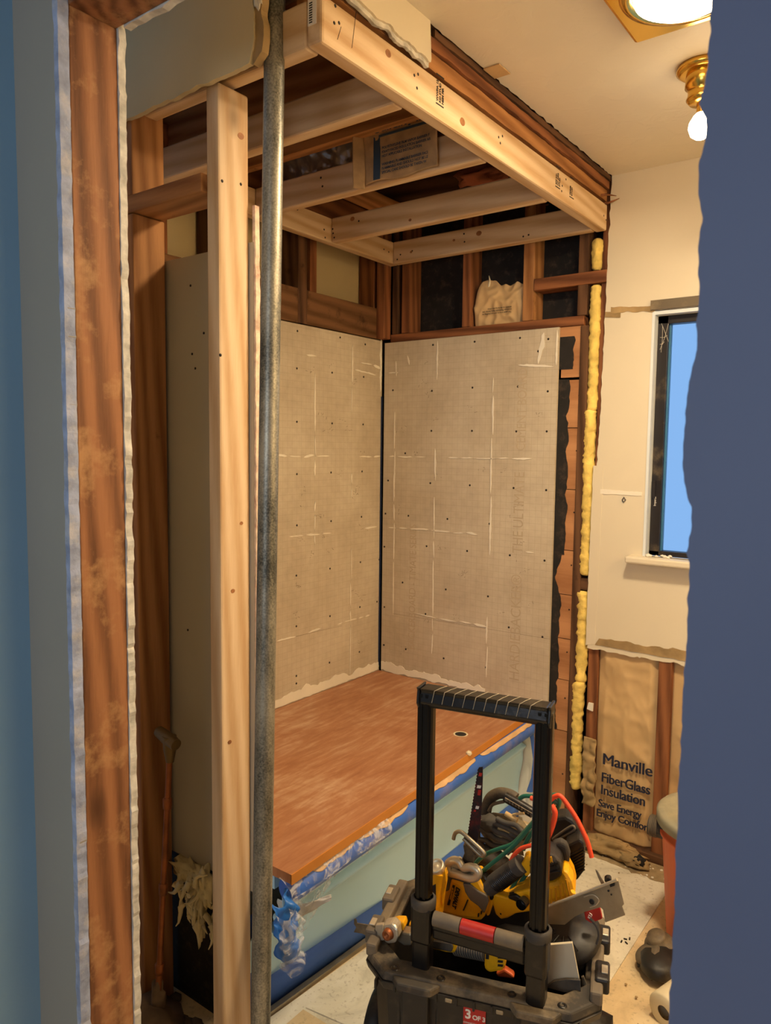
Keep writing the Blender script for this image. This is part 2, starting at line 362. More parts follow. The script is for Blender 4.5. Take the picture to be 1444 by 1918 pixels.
# rest of the shell
S(box('wall_far_outside', (-2.3, WX0-.03, YF+.150, YF+.17, 0, 2.46), olddark['x']))
mb = MB().box(WX0, 1.0, YF+.150, YF+.17, 0, WZ0-.02).box(WX0, 1.0, YF+.15, YF+.17, WZ1+.02, 2.46).box(WX1+.02, 1.0, YF+.15, YF+.17, WZ0-.02, WZ1+.02)
S(mb.build('wall_far_sheathing', olddark['x']))
S(box('wall_right', (.75, .77, .82, 2.82, 0, 2.46), wallm))
S(box('wall_long_back', (-2.12, -2.105, .82, 2.82, 0, 2.5), shadew))
# window
w1 = empty('window_1', (WX0, YF, WZ0), None, None); w1['kind'] = 'structure'
rev = mat('white_reveal', 'd9dfe0', .5, var=.03)
MB().box(WX0-.003, WX0+.006, YF-.004, YF+.07, WZ0, WZ1).box(WX0, WX1, YF-.002, YF+.07, WZ1-.012, WZ1+.002).box(WX1-.006, WX1+.003, YF-.004, YF+.07, WZ0, WZ1).build('reveal', rev, w1)
blkf = mat('black_window_frame', '1e1815', .4, var=.15, dust=.1)
MB().box(WX0+.006, WX0+.042, YF+.035, YF+.075, WZ0, WZ1-.012).box(WX1-.04, WX1-.006, YF+.035, YF+.075, WZ0, WZ1-.012).box(WX0+.006, WX1-.006, YF+.035, YF+.075, WZ1-.04, WZ1-.012).box(WX0+.006, WX1-.006, YF+.035, YF+.075, WZ0, WZ0+.018).build('window_frame', blkf, w1, .002)
MB().box(WX0+.042, WX0+.048, YF+.048, YF+.064, WZ0+.018, WZ1-.04).build('sash_edge', mat('teal_sash', '3a6f92', .4), w1)
box('pane', (WX0+.045, WX1-.04, YF+.056, YF+.060, WZ0+.015, WZ1-.035), frost, w1)
box('head_strip', (WX0-.008, WX1, YF-.012, YF-.001, WZ1+.004, WZ1+.036), mat('grey_head_strip', '6a5e4c', .8, dust=.15), w1)
box('window_sill', (WX0-.05, WX1+.05, YF-.055, YF+.035, WZ0-.024, WZ0), wallm, w1, .006)
for i in range(9): MB().blob((WX0+.01+random.random()*.12, YF-.02+random.random()*.04, WZ0+.004), (.008, .006, .005), i, .4, sub=1).build('plaster_crumb', white, w1)
mb = MB()
for k, (a, b, c_, d) in enumerate([(1239, 606, 1252, 640), (1252, 606, 1236, 655), (1236, 632, 1250, 628), (1241, 610, 1238, 660), (1236, 645, 1244, 640)]):
    mb.tube([V(a, b, YF+.03), V((a+c_)/2+1, (b+d)/2+2, YF+.028), V(c_, d, YF+.03)], .0005, 4)
mb.build('cobweb', white, w1)
MB().box(WX0+.010, WX0+.022, YF+.028, YF+.036, 1.31, 1.37).build('catch', blkf, w1)
text('lettering', 'Imperial', .011, V(1228, 948, YF+.0335), (0, 0, 1), (-1, 0, 0), whitelab, w1)

# door wall of the room the camera stands in
JX, JY0, JY1 = -1.185, .714, .803
HZ = 2.185
e0 = ragged((JX-.004, -.0), (JX-.004, 2.44), 260, .008, 21, 14)
S(slab('wall_left', [(-1.45, 2.44), (-1.45, 0)]+e0, 'y', JY0-.014, JY0, hallm))
S(slab('wall_left_edge', ragged((JX-.012, 0), (JX-.012, 2.44), 260, .003, 22, 14)+ragged((JX+.001, 2.44), (JX+.001, 0), 260, .002, 23, 16), 'y', JY0-.020, JY0-.001, gypb))
S(slab('wall_left_back', [(-1.9, 2.3), (-1.9, 0)]+ragged((JX+.003, 0), (JX+.003, 2.25), 260, .004, 25, 16), 'y', JY1, JY1+.014, gyp))
S(box('wall_hall_side', (-1.36, -1.335, -2.4, JY0-.014, 0, 2.44), hallb))
RX = -.186
edge_px = [(1333, -60), (1333, 0), (1330, 60), (1325, 100), (1326, 130), (1318, 165), (1309, 195), (1322, 222), (1322, 262), (1310, 300), (1308, 345), (1313, 400), (1308, 470), (1309, 560), (1305, 610), (1306, 655), (1293, 700), (1285, 760), (1280, 820), (1279, 880), (1285, 920), (1295, 950), (1294, 1000), (1286, 1035), (1291, 1060), (1288, 1130), (1286, 1210), (1279, 1290), (1277, 1360), (1270, 1480), (1266, 1620), (1260, 1760), (1252, 1918), (1248, 2000)]
ek = [at(px, py, 1, JY0-.014) for px, py in edge_px][::-1]
rr = [Vector((ek[0].x, 0))]
for p, q in zip(ek, ek[1:]):
    for i in range(8):
        v = p.lerp(q, i/8); rr.append(Vector((v.x+.0016*noise.noise(Vector((v.z*90, 1, 0)))+.0012*noise.noise(Vector((v.z*35, 5, 0))), v.z)))
rr.append(Vector((ek[-1].x, 2.44)))
S(slab('wall_right_front', rr+[Vector((1.4, 2.44)), Vector((1.4, 0))], 'y', JY0-.014, JY0, hallr))
S(box('wall_hall_right', (1.4, 1.42, -2.4, JY0, 0, 2.44), hallr))
S(box('wall_hall_back', (-1.36, 1.42, -2.42, -2.4, 0, 2.44), hallm))  # unseen wall put in to block world light from behind
S(slab('wall_above_opening', [(JX-.01, 2.44), (.0, 2.44)]+ragged((.0, HZ+.02), (JX-.01, HZ+.02), 80, .006, 33), 'y', JY0-.014, JY0, hallm))
S(slab('wall_above_back', ragged((JX+.02, HZ-.004), (.5, HZ-.004), 80, .006, 35)+[Vector((.5, 2.44)), Vector((JX+.02, 2.44))], 'y', JY1, JY1+.014, gyp))
tag(MB().box(JX-.038, JX, JY0, JY1, 0, HZ).build('door_jamb_stud', jambw, None, .002), 'rough reddish-brown stud edged by broken drywall in left foreground', 'stud')
tag(box('opening_header', (JX-.038, .2, JY0, JY1, HZ, HZ+.14), jambw, None, .002), 'dark brown header beam across the top of the doorway opening', 'beam')
# debris on jamb
tag(MB().box(RX+.02, RX+.058, JY0, JY1, 0, HZ).build('door_jamb_stud', jambw, None, .002), 'stud behind the slate-blue drywall at the right of the opening', 'stud')

# ------------------------------------------------------------------ near alcove wall
def stud(name, b, m, label, cat='stud', group=None, bev=.003):
    o = box(name, b, m, None, bev); tag(o, label, cat, group); return o
post = stud('wall_stud', (-1.323, -1.284, 1.112, 1.200, .0, 2.245), pine['z'], 'new pale pine stud standing left of the grey steel pipe', bev=.005)
for px, py in [(416, 339), (451, 345), (413, 665), (436, 1107)]:
    p = at(px, py, 0, -1.284); MB().lathe(p-Vector((.001, 0, 0)), [(.0035, .0), (.0035, .0012), (0, .0012)], (1, 0, 0), 10).build('screw', screwm, post)
stud('wall_stud', (-1.610, -1.572, 1.10, 1.19, 0, 2.020), oldor['z'], 'old orange-brown stud under the flat blocking, beside the foreground jamb')
stud('wall_stud', (-1.610, -1.572, 1.10, 1.19, 2.062, 2.44), oldor['z'], 'short old orange stud above the flat blocking')
stud('wall_blocking', (-1.85, -1.323, 1.098, 1.188, 2.022, 2.062), oldor['x'], 'old brown blocking laid flat between studs at upper left', 'blocking')
S(slab('wall_near', [(-1.9, 2.44)]+ragged((-1.9, 2.222), (-1.16, 2.235), 60, .005, 41)+[Vector((-1.150, 2.26))]+ragged((-1.146, 2.28), (-1.150, 2.44), 24, .004, 42), 'y', 1.086, 1.098, shadew))
wn = bpy.data.objects['wall_near']
slab('torn_edge', ragged((-1.152, 2.232), (-1.128, 2.25), 6, .003, 43)+ragged((-1.124, 2.27), (-1.132, 2.44), 20, .006, 44)+[Vector((-1.152, 2.44))], 'y', 1.09, 1.108, dirt, wn)
MB().blob((-1.135, 1.088, 2.365), (.014, .010, .03), 3, .5).blob((-1.142, 1.085, 2.41), (.012, .010, .03), 5, .5).build('torn_plaster', white, wn)
# near cement board (seen from behind and on edge)
nb = MB().box(-1.83, -1.272, 1.201, 1.213, .40, 1.93).build('cement_board', mat('board_back', 'b3a891', .85, var=.06, vs=3)); tag(nb, 'grey backer board seen from behind between the left studs', 'cement board')
slab('board_edge', [(-1.274, .40)]+ragged((-1.266, .41), (-1.266, 1.90), 120, .0025, 51, 16)+[Vector((-1.268, 2.01)), Vector((-1.276, 2.01))], 'y', 1.203, 1.216, mat('edge_paper', 'd8bfa4', .9, var=.3, vs=40, dust=.2, dustc='a0402c', ds=30), nb)
for px, py in [(357, 535), (360, 663), (382, 624), (366, 690), (352, 1180)]:
    p = at(px, py, 1, 1.201); MB().lathe(p, [(.003, .0), (.003, -.001), (0, -.001)], (0, 1, 0), 8).build('screw', screwm, nb)
# steel pipe
B0, B1 = Vector((-1.098, 1.047, 0)), Vector((-1.137, 1.137, 2.44))
pipe = MB().tube([B0+(B1-B0)*i/10 for i in range(11)], .0208, 32).build('steel_pipe', galvm); tag(pipe, 'grey galvanised steel pipe standing full height right of the new stud', 'pipe')

# bay behind: copper pipe, tuft, black sheet for the dark cavity, rubble
cpr = empty('copper_pipe', (-1.50, 1.09, 0), 'thin old copper water pipe with a brass fitting at lower left', 'pipe')
P1, P0 = V(318, 1412, 1.12), V(296, 1868, 1.088)
MB().tube([P0, P0.lerp(P1, .35), P0.lerp(P1, .7), P1], [.0085, .0075, .0075, .0075], 12).build('tube', copper, cpr)
for t in (.12, .45, .8): q = P0.lerp(P1, t); MB().lathe(q, [(.0075, -.015), (.011, -.013), (.0115, .012), (.0075, .015)], (0, 0, 1), 12).build('joint', copper, cpr)
MB().tube([P1-Vector((0, 0, .02)), P1+Vector((0, 0, .012)), P1+Vector((0, 0, .045))], [.010, .016, .017], 14).tube([P1+Vector((-.055, .01, .04)), P1+Vector((0, 0, .035)), P1+Vector((.028, -.002, .03))], [.014, .017, .014], 14).build('fitting', mat('dull_brass', '7c6236', .5, metal=.5, var=.2), cpr)
MB().blob(P0, (.016, .016, .045), 8, .5).build('mortar_lump', rubble, cpr)
tag(box('cavity_shade_sheet', (-1.83, -1.33, 1.214, 1.226, 0, .40), black), 'black sheet standing for the dark cavity low behind the copper pipe', 'board')  # black sheet paints the shade of the cavity below the backer board
mb = MB()
for i in range(60):
    a = random.random(); q = Vector((-1.50+random.gauss(0, .035)+a*.07, 1.19-abs(random.gauss(0, .015)), .385-a*a*.13))
    pts = [q]; d = Vector((random.gauss(.2, .7), random.gauss(0, .4), random.gauss(-.5, .6))).normalized()
    for k in range(5): d = (d+Vector((random.gauss(0, .4), random.gauss(0, .3), random.gauss(-.25, .4)))).normalized(); pts.append(pts[-1]+d*.012)
    mb.tube(pts, [.008, .008, .006, .005, .003, .001], 5)
mb.blob((-1.50, 1.19, .375), (.06, .02, .028), 3, .8).blob((-1.44, 1.19, .36), (.03, .02, .05), 4, .8).blob((-1.45, 1.18, .28), (.014, .012, .06), 5, .8)
tag(mb.build('insulation_tuft', mat('pale_fibreglass', 'e0cd98', .95, var=.2, bst=1)), 'pale yellow fibreglass tuft pulled out behind the left studs', 'insulation')
mb = MB()
for i in range(130):
    r = random.random()*.02+.006
    mb.blob((-1.72+random.random()*.40, .90+random.random()*.30, r*.5), (r, r*.9, r*.6), i, .5, sub=1)
o = mb.build('rubble_scatter', rubble); tag(MB().blob((-1.52, 1.06, .02), (.12, .08, .06), 9, .35).build('rubble_heap', rubble), 'heap of rubble around the foot of the copper pipe', 'rubble'); tag(o, 'dark rubble and plaster crumbs on the floor at lower left', 'rubble', kind='stuff')
tag(slab('kraft_scrap', [(-1.62, .86), (-1.42, .84), (-1.36, 1.02), (-1.5, 1.06)], 'z', .012, .016, dirt), 'dusty tan paper scrap on the rubble at the bottom left', 'scrap')

# ------------------------------------------------------------------ new ceiling frame
rim = box('ceiling_rim_beam', (-1.050, -1.010, 1.135, 2.655, 2.252, 2.342), pine['y'], None, .006)
tag(rim, 'long new pine beam running diagonally along the front of the alcove ceiling', 'beam')
for px, py in [(628, 11), (626, 43), (635, 43), (776, 141), (783, 139), (781, 165), (934, 257), (941, 255), (937, 268), (1060, 336), (1053, 348), (1052, 358), (1131, 404), (1135, 412)]:
    p = at(px, py, 0, -1.010); MB().lathe(p-Vector((.001, 0, 0)), [(.0035, 0), (.0035, .0012), (0, .0012)], (1, 0, 0), 10).build('screw', screwm, rim)
pa, pb = at(635, 50, 0, -1.0095), at(661, 90, 0, -1.0095)
MB().tube([at(667, 22, 0, -1.0098), at(659, 90, 0, -1.0098)], .0006, 4).tube([at(639, 50, 0, -1.0098), at(632, 74, 0, -1.0098)], .0006, 4).build('pencil_line', inkblack, rim)
def stamp(y, z, lines, parent, h=.055):
    mb = MB().box(-1.0101, -1.0095, y-.017, y+.017, z+h/2+.004, z+h/2+.007).box(-1.0101, -1.0095, y-.017, y+.017, z-h/2-.007, z-h/2-.004); mb.build('stamp_bar', inkblack, parent)
    for k, l in enumerate(lines): text('stamp_lettering', l, .011, (-1.0095, y-.008+k*.012, z-h/2), (0, 0, 1), (0, -1, 0), inkblack, parent, bold=.0003)
p = at(824, 170, 0, -1.01); stamp(p.y, p.z, ['WWPA 12', 'KD STUD', 'HEM FIR'], rim)
p = at(1045, 332, 0, -1.01); stamp(p.y, p.z, ['SPF KD', 'HT 4402', 'STUD'], rim, .05)
p = at(1071, 352, 0, -1.01); stamp(p.y, p.z, ['PRIME', 'STUD'], rim, .05)
knotm = mat('knot', '9a6438', .6, var=.4, vs=40)
def knot(px, py, ax, val, r, par, name='knot'):
    q = at(px, py, ax, val); d = Vector((0, 0, 0)); d[ax] = .0006 if ax == 0 else -.0006; n_ = Vector((0, 0, 0)); n_[ax] = 1
    e1, e2 = (Vector((0, 1, 0)), Vector((0, 0, 1))) if ax == 0 else (Vector((1, 0, 0)), Vector((0, 0, 1)))
    P = [q+e1*math.cos(a)*r*(1+.2*noise.noise(Vector((a, px, 0))))+e2*math.sin(a)*r*.8 for a in [k*math.pi/8 for k in range(16)]]
    MB().prism(P, d).build(name, knotm, par)
for px, py, r in ((727, 100, .010), (866, 228, .012)): knot(px, py, 0, -1.010, r, rim)
for px, py, r in ((436, 1107, .006), (451, 255, .009), (430, 1390, .006), (452, 980, .005)): knot(px, py, 0, -1.284, r, post)
bl = MB().box(-1.046, -1.024, 1.1335, 1.135, 2.335-.045, 2.339).build('end_label', whitelab, rim)
for k in range(9): box('barcode_bar', (-1.042, -1.034, 1.1328, 1.1336, 2.294+k*.0045, 2.296+k*.0045), inkblack, rim)
led = box('ceiling_ledger', (-1.958, -1.92, 1.22, 2.650, 2.252, 2.342), pine['y'], None, .004)
tag(led, 'new pine ledger beam along the long left wall of the alcove', 'beam')
J = []
for y, lab in [(1.135, 'nearest new joist, behind the top of the steel pipe'), (1.425, 'second new joist back from the opening, crossing under old boards'), (1.822, 'middle new joist carrying the blue-printed paper flap'), (2.215, 'second new joist from the far wall'), (2.612, 'last new joist, tight against the far wall studs')]:
    x1 = -1.051
    j = box('ceiling_joist', (-1.919, x1, y, y+.038, 2.252, 2.342), pine['x'], None, .005); tag(j, lab, 'joist', None); J.append((y, j))
def sc_on(o, y, pts, p):
    for px, py in pts:
        q = at(px, py, 1, y); MB().lathe(q+Vector((0, .001, 0)), [(.0035, 0), (.0035, -.0015), (0, -.0015)], (0, 1, 0), 10).build('screw', screwm, p)
sc_on(None, 2.215, [(623, 429), (624, 437), (626, 445), (672, 414), (768, 412)], J[3][1])
sc_on(None, 2.612, [(744, 486), (750, 477), (772, 470), (870, 453), (869, 438), (980, 443), (990, 440)], J[4][1])
for px, py, r in ((660, 410, .010), (768, 412, .006)): knot(px, py, 1, 2.215, r, J[3][1])
for px, py, r in ((770, 472, .006), (850, 450, .006), (897, 437, .012)): knot(px, py, 1, 2.612, r, J[4][1])
sc_on(None, 1.822, [(601, 333), (604, 349)], J[2][1])
for px, py in [(607, 430), (609, 445), (719, 467), (728, 472)]:
    q = at(px, py, 0, -1.92); MB().lathe(q-Vector((.001, 0, 0)), [(.0035, 0), (.0035, .0015), (0, .0015)], (1, 0, 0), 10).build('screw', screwm, led)
MB().tube([at(557, 393, 0, -1.917), at(559, 389, 0, -1.905)], .003, 6).build('nail', screwm, led)
# second member doubled behind the ledger near end
tag(box('ceiling_ledger', (-1.30, -1.06, 1.20, 1.235, 2.345, 2.40), old['x'], None, .002), 'short old block above the nearest joist', 'blocking')

# old plates above the rim beam
def jag(name, x0, x1, y0, y1, z0, z1, m, label, seed, amp=.008, cat='beam'):
    a = ragged((y0, z0), (y1, z0), 70, amp, seed, 5)+ragged((y1, z1), (y0, z1), 70, amp, seed+1, 5)
    o = slab(name, a, 'x', x0, x1, m); tag(o, label, cat); return o
jag('old_top_plate', -1.10, -1.016, 1.16, 2.66, 2.356, 2.394, oldor['y'], 'old orange-stained plate lying just above the long new beam', 61, .003)
jag('old_top_plate', -1.10, -1.008, 1.50, 2.66, 2.397, 2.422, old['y'], 'split old plate touching the ragged ceiling edge', 63, .004)
jag('lath_strip', -1.013, -1.004, 1.52, 2.66, 2.424, 2.440, olddark['y'], 'thin dark broken strip along the ceiling edge', 65, .003, 'trim')
# bulkhead drywall remnant
S(slab('wall_bulkhead', [(1.10, 2.44)]+ragged((1.10, 2.372), (1.49, 2.352), 50, .010, 67, 8)+[Vector((1.492, 2.36)), Vector((1.485, 2.44))], 'x', -1.004, -.994, wallm))
slab('torn_edge', ragged((1.10, 2.362), (1.49, 2.342), 50, .012, 67, 8)+ragged((1.49, 2.365), (1.10, 2.385), 50, .006, 69), 'x', -1.008, -1.000, gyp, bpy.data.objects['wall_bulkhead'])
tag(slab('drywall_scrap', [(1.74, 2.436), (1.80, 2.4365), (1.80, 2.439), (1.74, 2.439)], 'x', -1.0, -.955, kraft), 'small brown paper scrap stuck to the ceiling edge', 'scrap')
for k, (y, z) in enumerate([(2.60, 2.36), (2.63, 2.34)]):
    tag(MB().tube([(-1.03, y, z), (-1.0, y+.01, z+.004), (-.965, y+.015, z-.006+.02*k)], [.006, .004, .001], 6).build('wood_splinter', old['x']), ('longer' if k else 'shorter')+' splinter poking from the beam end by the far wall', 'splinter')

# old joists and boards above
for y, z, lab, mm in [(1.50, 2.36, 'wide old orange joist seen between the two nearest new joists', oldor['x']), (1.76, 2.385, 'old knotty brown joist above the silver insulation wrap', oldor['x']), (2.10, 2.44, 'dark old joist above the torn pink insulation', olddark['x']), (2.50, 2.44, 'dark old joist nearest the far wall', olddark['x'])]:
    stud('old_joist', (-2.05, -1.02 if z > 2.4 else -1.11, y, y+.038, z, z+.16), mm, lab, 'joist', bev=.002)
for k in range(4):
    y0 = .95+k*.46
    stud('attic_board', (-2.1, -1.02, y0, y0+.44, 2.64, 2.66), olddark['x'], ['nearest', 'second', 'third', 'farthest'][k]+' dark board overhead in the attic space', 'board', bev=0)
stud('attic_brace', (-2.02, -1.96, 1.3, 2.6, 2.36, 2.45), old['y'], 'old beam running above the ledger on the long wall', 'beam')
stud('attic_brace', (-1.86, -1.78, 2.0, 2.62, 2.40, 2.44), oldor['y'], 'flat old board crossing above the ledger corner', 'board')

# insulation in the ceiling
def crumple(fn, amp, fr, seed, dirv):
    d = Vector(dirv)
    def g(u, v):
        p = Vector(fn(u, v)); q = p*fr+Vector((seed, 0, 0))
        return p+d*(noise.fractal(q, 1, 2, 3)+abs(noise.noise(q*1.7))*1.2)*amp
    return g
kb = empty('kraft_flap', (-1.3, 1.81, 2.252), 'torn brown paper flap with faded blue printing hanging between new joists', 'insulation facing')
x0, x1 = -1.432, -1.176
MB().grid(crumple(lambda u, v: (x0+(x1-x0)*u, 1.806-.012*v, 2.254+.150*v+(.004*math.sin(u*9) if v < .05 else 0)), .003, 18, 3, (0, 1, 0)), 40, 26).build('paper', mat('old_kraft', 'b39268', .85, var=.2, vs=30, bst=.5), kb, thick=.0015)
MB().box(-1.395, -1.372, 1.796, 1.799, 2.258, 2.40).box(-1.372, -1.178, 1.790, 1.793, 2.372, 2.378).build('printed_band', inkblue, kb)
text('lettering', 'building Ins', .046, (-1.385, 1.786, 2.384), (1, 0, 0), (0, 0, 1), inkblue, kb, bold=.001)
for k, l in enumerate(['POLYETHYLENE FILM VAPOR BARRIER F', 'KRAFT FACED INSULATION BARRIER AR', 'NOT APPLICABLE INSTALLATION', '', 'WARNING: FLAMMABLE BARRIER FACI', 'FLAMMABLE AND SHOULD NOT BE LE', 'SPECIAL CARE SHOULD BE TAKEN W']):
    if l: text('lettering', l, .0105, (-1.362, 1.793, 2.337-k*.0115), (1, 0, 0), (0, 0, 1), inkblue, kb, sx=.93, bold=.0001)
MB().grid(crumple(lambda u, v: (x0-.022*(1-u)+.002, 1.80-.03*(1-u), 2.24+.16*v), .003, 20, 5, (0, 1, 0)), 8, 16).build('folded_edge', bpy.data.materials['old_kraft'], kb, thick=.0015)
foil = mat('silver_film', 'b9ab95', .3, metal=.5, var=.15, vs=10, bs=40, bst=1)
sw = empty('insulation_wrap', (-1.65, 1.95, 2.34), 'crumpled silvery plastic wrap with red print over the middle joist', 'insulation')
MB().grid(crumple(lambda u, v: (-1.93+.50*u, 1.87+.07*math.sin(v*3.14), 2.32+.15*v), .014, 12, 7, (0, 1, .3)), 60, 26).build('film', foil, sw, thick=.001)
text('lettering', 'equip', .04, at(676, 287, 1, 1.845), (.1, 0, 1), (-1, 0, 0), redlab, sw, bold=.001)
tag(MB().blob((-1.46, 2.0, 2.40), (.06, .04, .035), 4, .5).build('pink_insulation', pinkins), 'pink insulation end poking out under the silver wrap', 'insulation')
tag(MB().grid(crumple(lambda u, v: (-1.66+.24*u, 1.99+.05*v, 2.375+.03*math.sin(u*5)), .012, 14, 9, (0, 0, 1)), 30, 8).build('kraft_scrap', kraft, thick=.002), 'curled brown paper strip beside the pink insulation end', 'scrap')
tag(MB().blob(at(905, 325, 2, 2.46), (.10, .05, .04), 5, .6).build('pink_insulation', mat('brown_insulation', '8a4f35', .95, var=.4, bst=1)), 'rust-brown insulation lump above the middle joist near the rim beam', 'insulation')
tag(MB().blob(at(1020, 385, 2, 2.43), (.09, .04, .02), 6, .6).build('pink_insulation', pinkins), 'ragged pink insulation above the last bay near the rim beam', 'insulation')

# ------------------------------------------------------------------ long left wall
bl_ = box('cement_board', (XL-.012, XL, 1.215, 2.645, .455, 1.94), bmy); tag(bl_, 'tan cement board covering the long left alcove wall', 'cement board')
rail = wood('dark_rail', '7a5535', '523519', 'y', rough=.85, stain=('3a2412', .55))
stud('wall_stud', (-1.999, -1.957, YF-.055, YF-.006, 1.945, 2.44), old['z'], 'old brown stud standing in the far left corner of the alcove')
stud('wall_rail', (XL-.022, XL-.003, 1.22, 2.655, 1.945, 2.075), rail, 'wide stained dark board above the long cement board', 'board')
for y, lab in [(1.50, 'old stud of the long wall hidden behind the steel pipe'), (1.62+.0, None), (2.205, 'old stud of the long wall below the ledger, right of the pipe'), (2.61, 'old stud of the long wall in the far corner')]:
    if lab: stud('wall_stud', (-2.10, XL-.022, y, y+.038, 1.3, 2.44), old['z'], lab)
stud('wall_stud', (-2.10, XL+.0, 1.72, 1.775, 2.02, 2.44), olddark['z'], 'dark old stud seen left of the new pine stud, over the grey board')
stud('wall_stud', (-2.09, XL-.0, 2.115, 2.165, 1.945, 2.35), olddark['z'], 'rough dark cripple stud in front of the stained board')

# ------------------------------------------------------------------ far wall
bf = box('cement_board', (-1.982, -1.176, YF-.014, YF-.002, .455, 1.93), bmx); tag(bf, 'tan cement board with stamped lettering on the far alcove wall', 'cement board')
stud('wall_plate', (-1.96, -1.085, YF-.004, YF+.085, 1.932, 1.966), old['x'], 'reddish plate across the far wall on top of the cement board', 'plate')
for a, b, lab, mm in [(-1.955, -1.925, 'brown corner stud on the far wall', olddark['z']), (-1.905, -1.865, 'reddish stud beside the far corner', old['z']), (-1.604, -1.566, 'reddish stud left of the brown paper bag', old['z']), (-1.335, -1.290, 'double cracked stud right of the brown paper bag', oldor['z']), (-1.114, -1.076, 'brown stud left of the upper yellow insulation', olddark['z'])]:
    stud('wall_stud', (a, b, YF, YF+.089, 1.967, 2.44), mm, lab)
stud('wall_blocking', (-1.288, -1.005, YF-.004, YF+.08, 2.076, 2.120), old['x'], 'rough reddish block spanning to the yellow insulation', 'blocking')
tag(MB().box(-2.0, -1.0, YF+.092, YF+.10, 1.9, 2.46).build('tar_paper', black), 'black tar paper behind the far wall studs', 'tar paper')
# paper bag in bay
kbag = empty('paper_bag', (-1.44, YF+.03, 1.967), 'torn brown paper insulation bag sitting between the far wall studs', 'bag')
def bagf(u, v):
    top = .165+.016*math.sin(u*7)+.012*noise.noise(Vector((u*9, 0, 3)))-(.05 if u < .12 else 0)*(1-u/.12)-max(0, u-.85)*.25
    p = Vector((-1.555+.215*u, YF+.022-.012*math.sin(v*3.1), 1.968+top*v)); q = p*22
    p.y += (abs(noise.noise(q))+abs(noise.noise(q*.5)))*.016; return p
MB().grid(bagf, 44, 36).build('paper', kraft, kbag, thick=.002)
MB().tube([(-1.50, YF+.03, 2.12), (-1.495, YF+.03, 2.145), (-1.500, YF+.03, 2.165)], [.006, .004, .001], 6).build('torn_tip', cream, kbag)
for k, l in enumerate(['This paper is to be used at a building ins', 'insulation. Flammable vapor barrier mat', 'ADDED to the facing side when']):
    text('lettering', l[::-1] if False else l, .0085, (-1.385-.02*0, YF+.008, 2.013+k*.0095), (-1, 0, 0), (0, 0, -1), inkblack, kbag)
# right of the board: orange sheathing pieces and black tar strips
sheath = wood('orange_sheathing', 'c08a5c', '9a6740', 'x', rough=.75, bst=.06, grain=.5)
def z_at(px, py): return at(px, py, 1, YF).z
zs = [(1.80, 1.931, -1.176, -1.082), (1.745, 1.80, -1.12, -1.082), (1.56, 1.735, -1.125, -1.084), (1.33, 1.557, -1.128, -1.086), (1.10, 1.327, -1.13, -1.088), (.93, 1.097, -1.135, -1.092), (.76, .927, -1.15, -1.095), (.60, .757, -1.14, -1.098), (.40, .597, -1.14, -1.10), (.0, .397, -1.14, -1.10)]
names = ['top', 'second', 'third', 'fourth', 'fifth', 'sixth', 'seventh', 'eighth', 'ninth', 'lowest']
for k, (z0, z1, a, b) in enumerate(zs):
    pts = ragged((a-.05, z0), (b, z0), 3, .0, 1)+[Vector((b, z1)), Vector((a-.05, z1))]
    o = slab('sheathing_piece', pts, 'y', YF+.004, YF+.02, sheath); tag(o, names[k]+' orange wood piece in the column between board and yellow insulation', 'sheathing')
    MB().lathe((b-.012, YF+.003, (z0+z1)/2+.03), [(.003, 0), (.003, -.001), (0, -.001)], (0, 1, 0), 8).build('nail', screwm, o)
tar = MB()
zz = [i/60 for i in range(61)]
for (za, zb, wf_, sd) in [(1.775, 1.895, .055, 1), (1.08, 1.738, .045, 2), (.60, 1.08, .034, 3), (.40, .60, .03, 4)]:
    R_ = []; L_ = []
    for i in range(50):
        z = za+(zb-za)*i/49
        x = -1.178+wf_+.012*noise.fractal(Vector((z*14, sd, 0)), 1, 2, 4)+(-.022*math.exp(-((z-.99)/.05)**2))+(-.018*math.exp(-((z-1.60)/.02)**2))
        R_.append(Vector((x, z)))
    tar.prism([(p[0], YF+.002, p[1]) for p in R_]+[(-1.18, YF+.002, zb), (-1.18, YF+.002, za)], (0, .002, 0))
tag(tar.build('tar_paper_strip', black), 'jagged black tar strip beside the far cement board', 'tar paper')
box_ = stud('wall_stud', (-1.098, -1.066, YF+.0, YF+.08, .0, 1.93), olddark['z'], 'dark narrow stud left of the yellow insulation strip')
stud('wall_stud', (-1.030, -.992, YF+.012, YF+.10, 0, 2.44), old['z'], 'reddish stud between yellow insulation and window wall')
stud('wall_blocking', (-1.075, -1.03, YF+.004, YF+.08, .955, .998), olddark['x'], 'small dark block interrupting the yellow insulation', 'blocking')
def strip(z0, z1, seed, label, xl=-1.068, xr=-1.030, m=yellowins):
    mb = MB(); n = max(2, int((z1-z0)/.007)); pts = []; rs = []
    for i in range(n+1):
        z = z0+(z1-z0)*i/n; k = noise.fractal(Vector((z*16, seed, 0)), 1, 2, 3)
        pts.append((((xl+xr)/2)+k*.003, YF+.018, z)); rs.append(((xr-xl)/2)*(1.08+.20*k)*(0.6 if i in (0, n) else 1))
    vs0 = len(mb.v); mb.tube(pts, rs, 18)
    for i in range(len(mb.v)):
        v = mb.v[i]; mb.v[i] = v+Vector((noise.noise(v*70), noise.noise(v*70+Vector((9, 0, 0))), 0))*.006
    tag(mb.build('insulation_strip', m), label, 'insulation')
strip(2.125, 2.235, 1, 'short yellow insulation piece above the reddish block')
strip(1.62, 2.072, 2, 'upper yellow insulation strip below the reddish block')
strip(1.01, 1.625, 3, 'middle yellow insulation strip beside the window wall', -1.076, -1.034)
strip(.60, .95, 4, 'lower yellow insulation strip under the small dark block', -1.080, -1.038)
strip(.18, .605, 5, 'lowest yellow insulation strip reaching down by the toolbox handle', -1.088, -1.045)
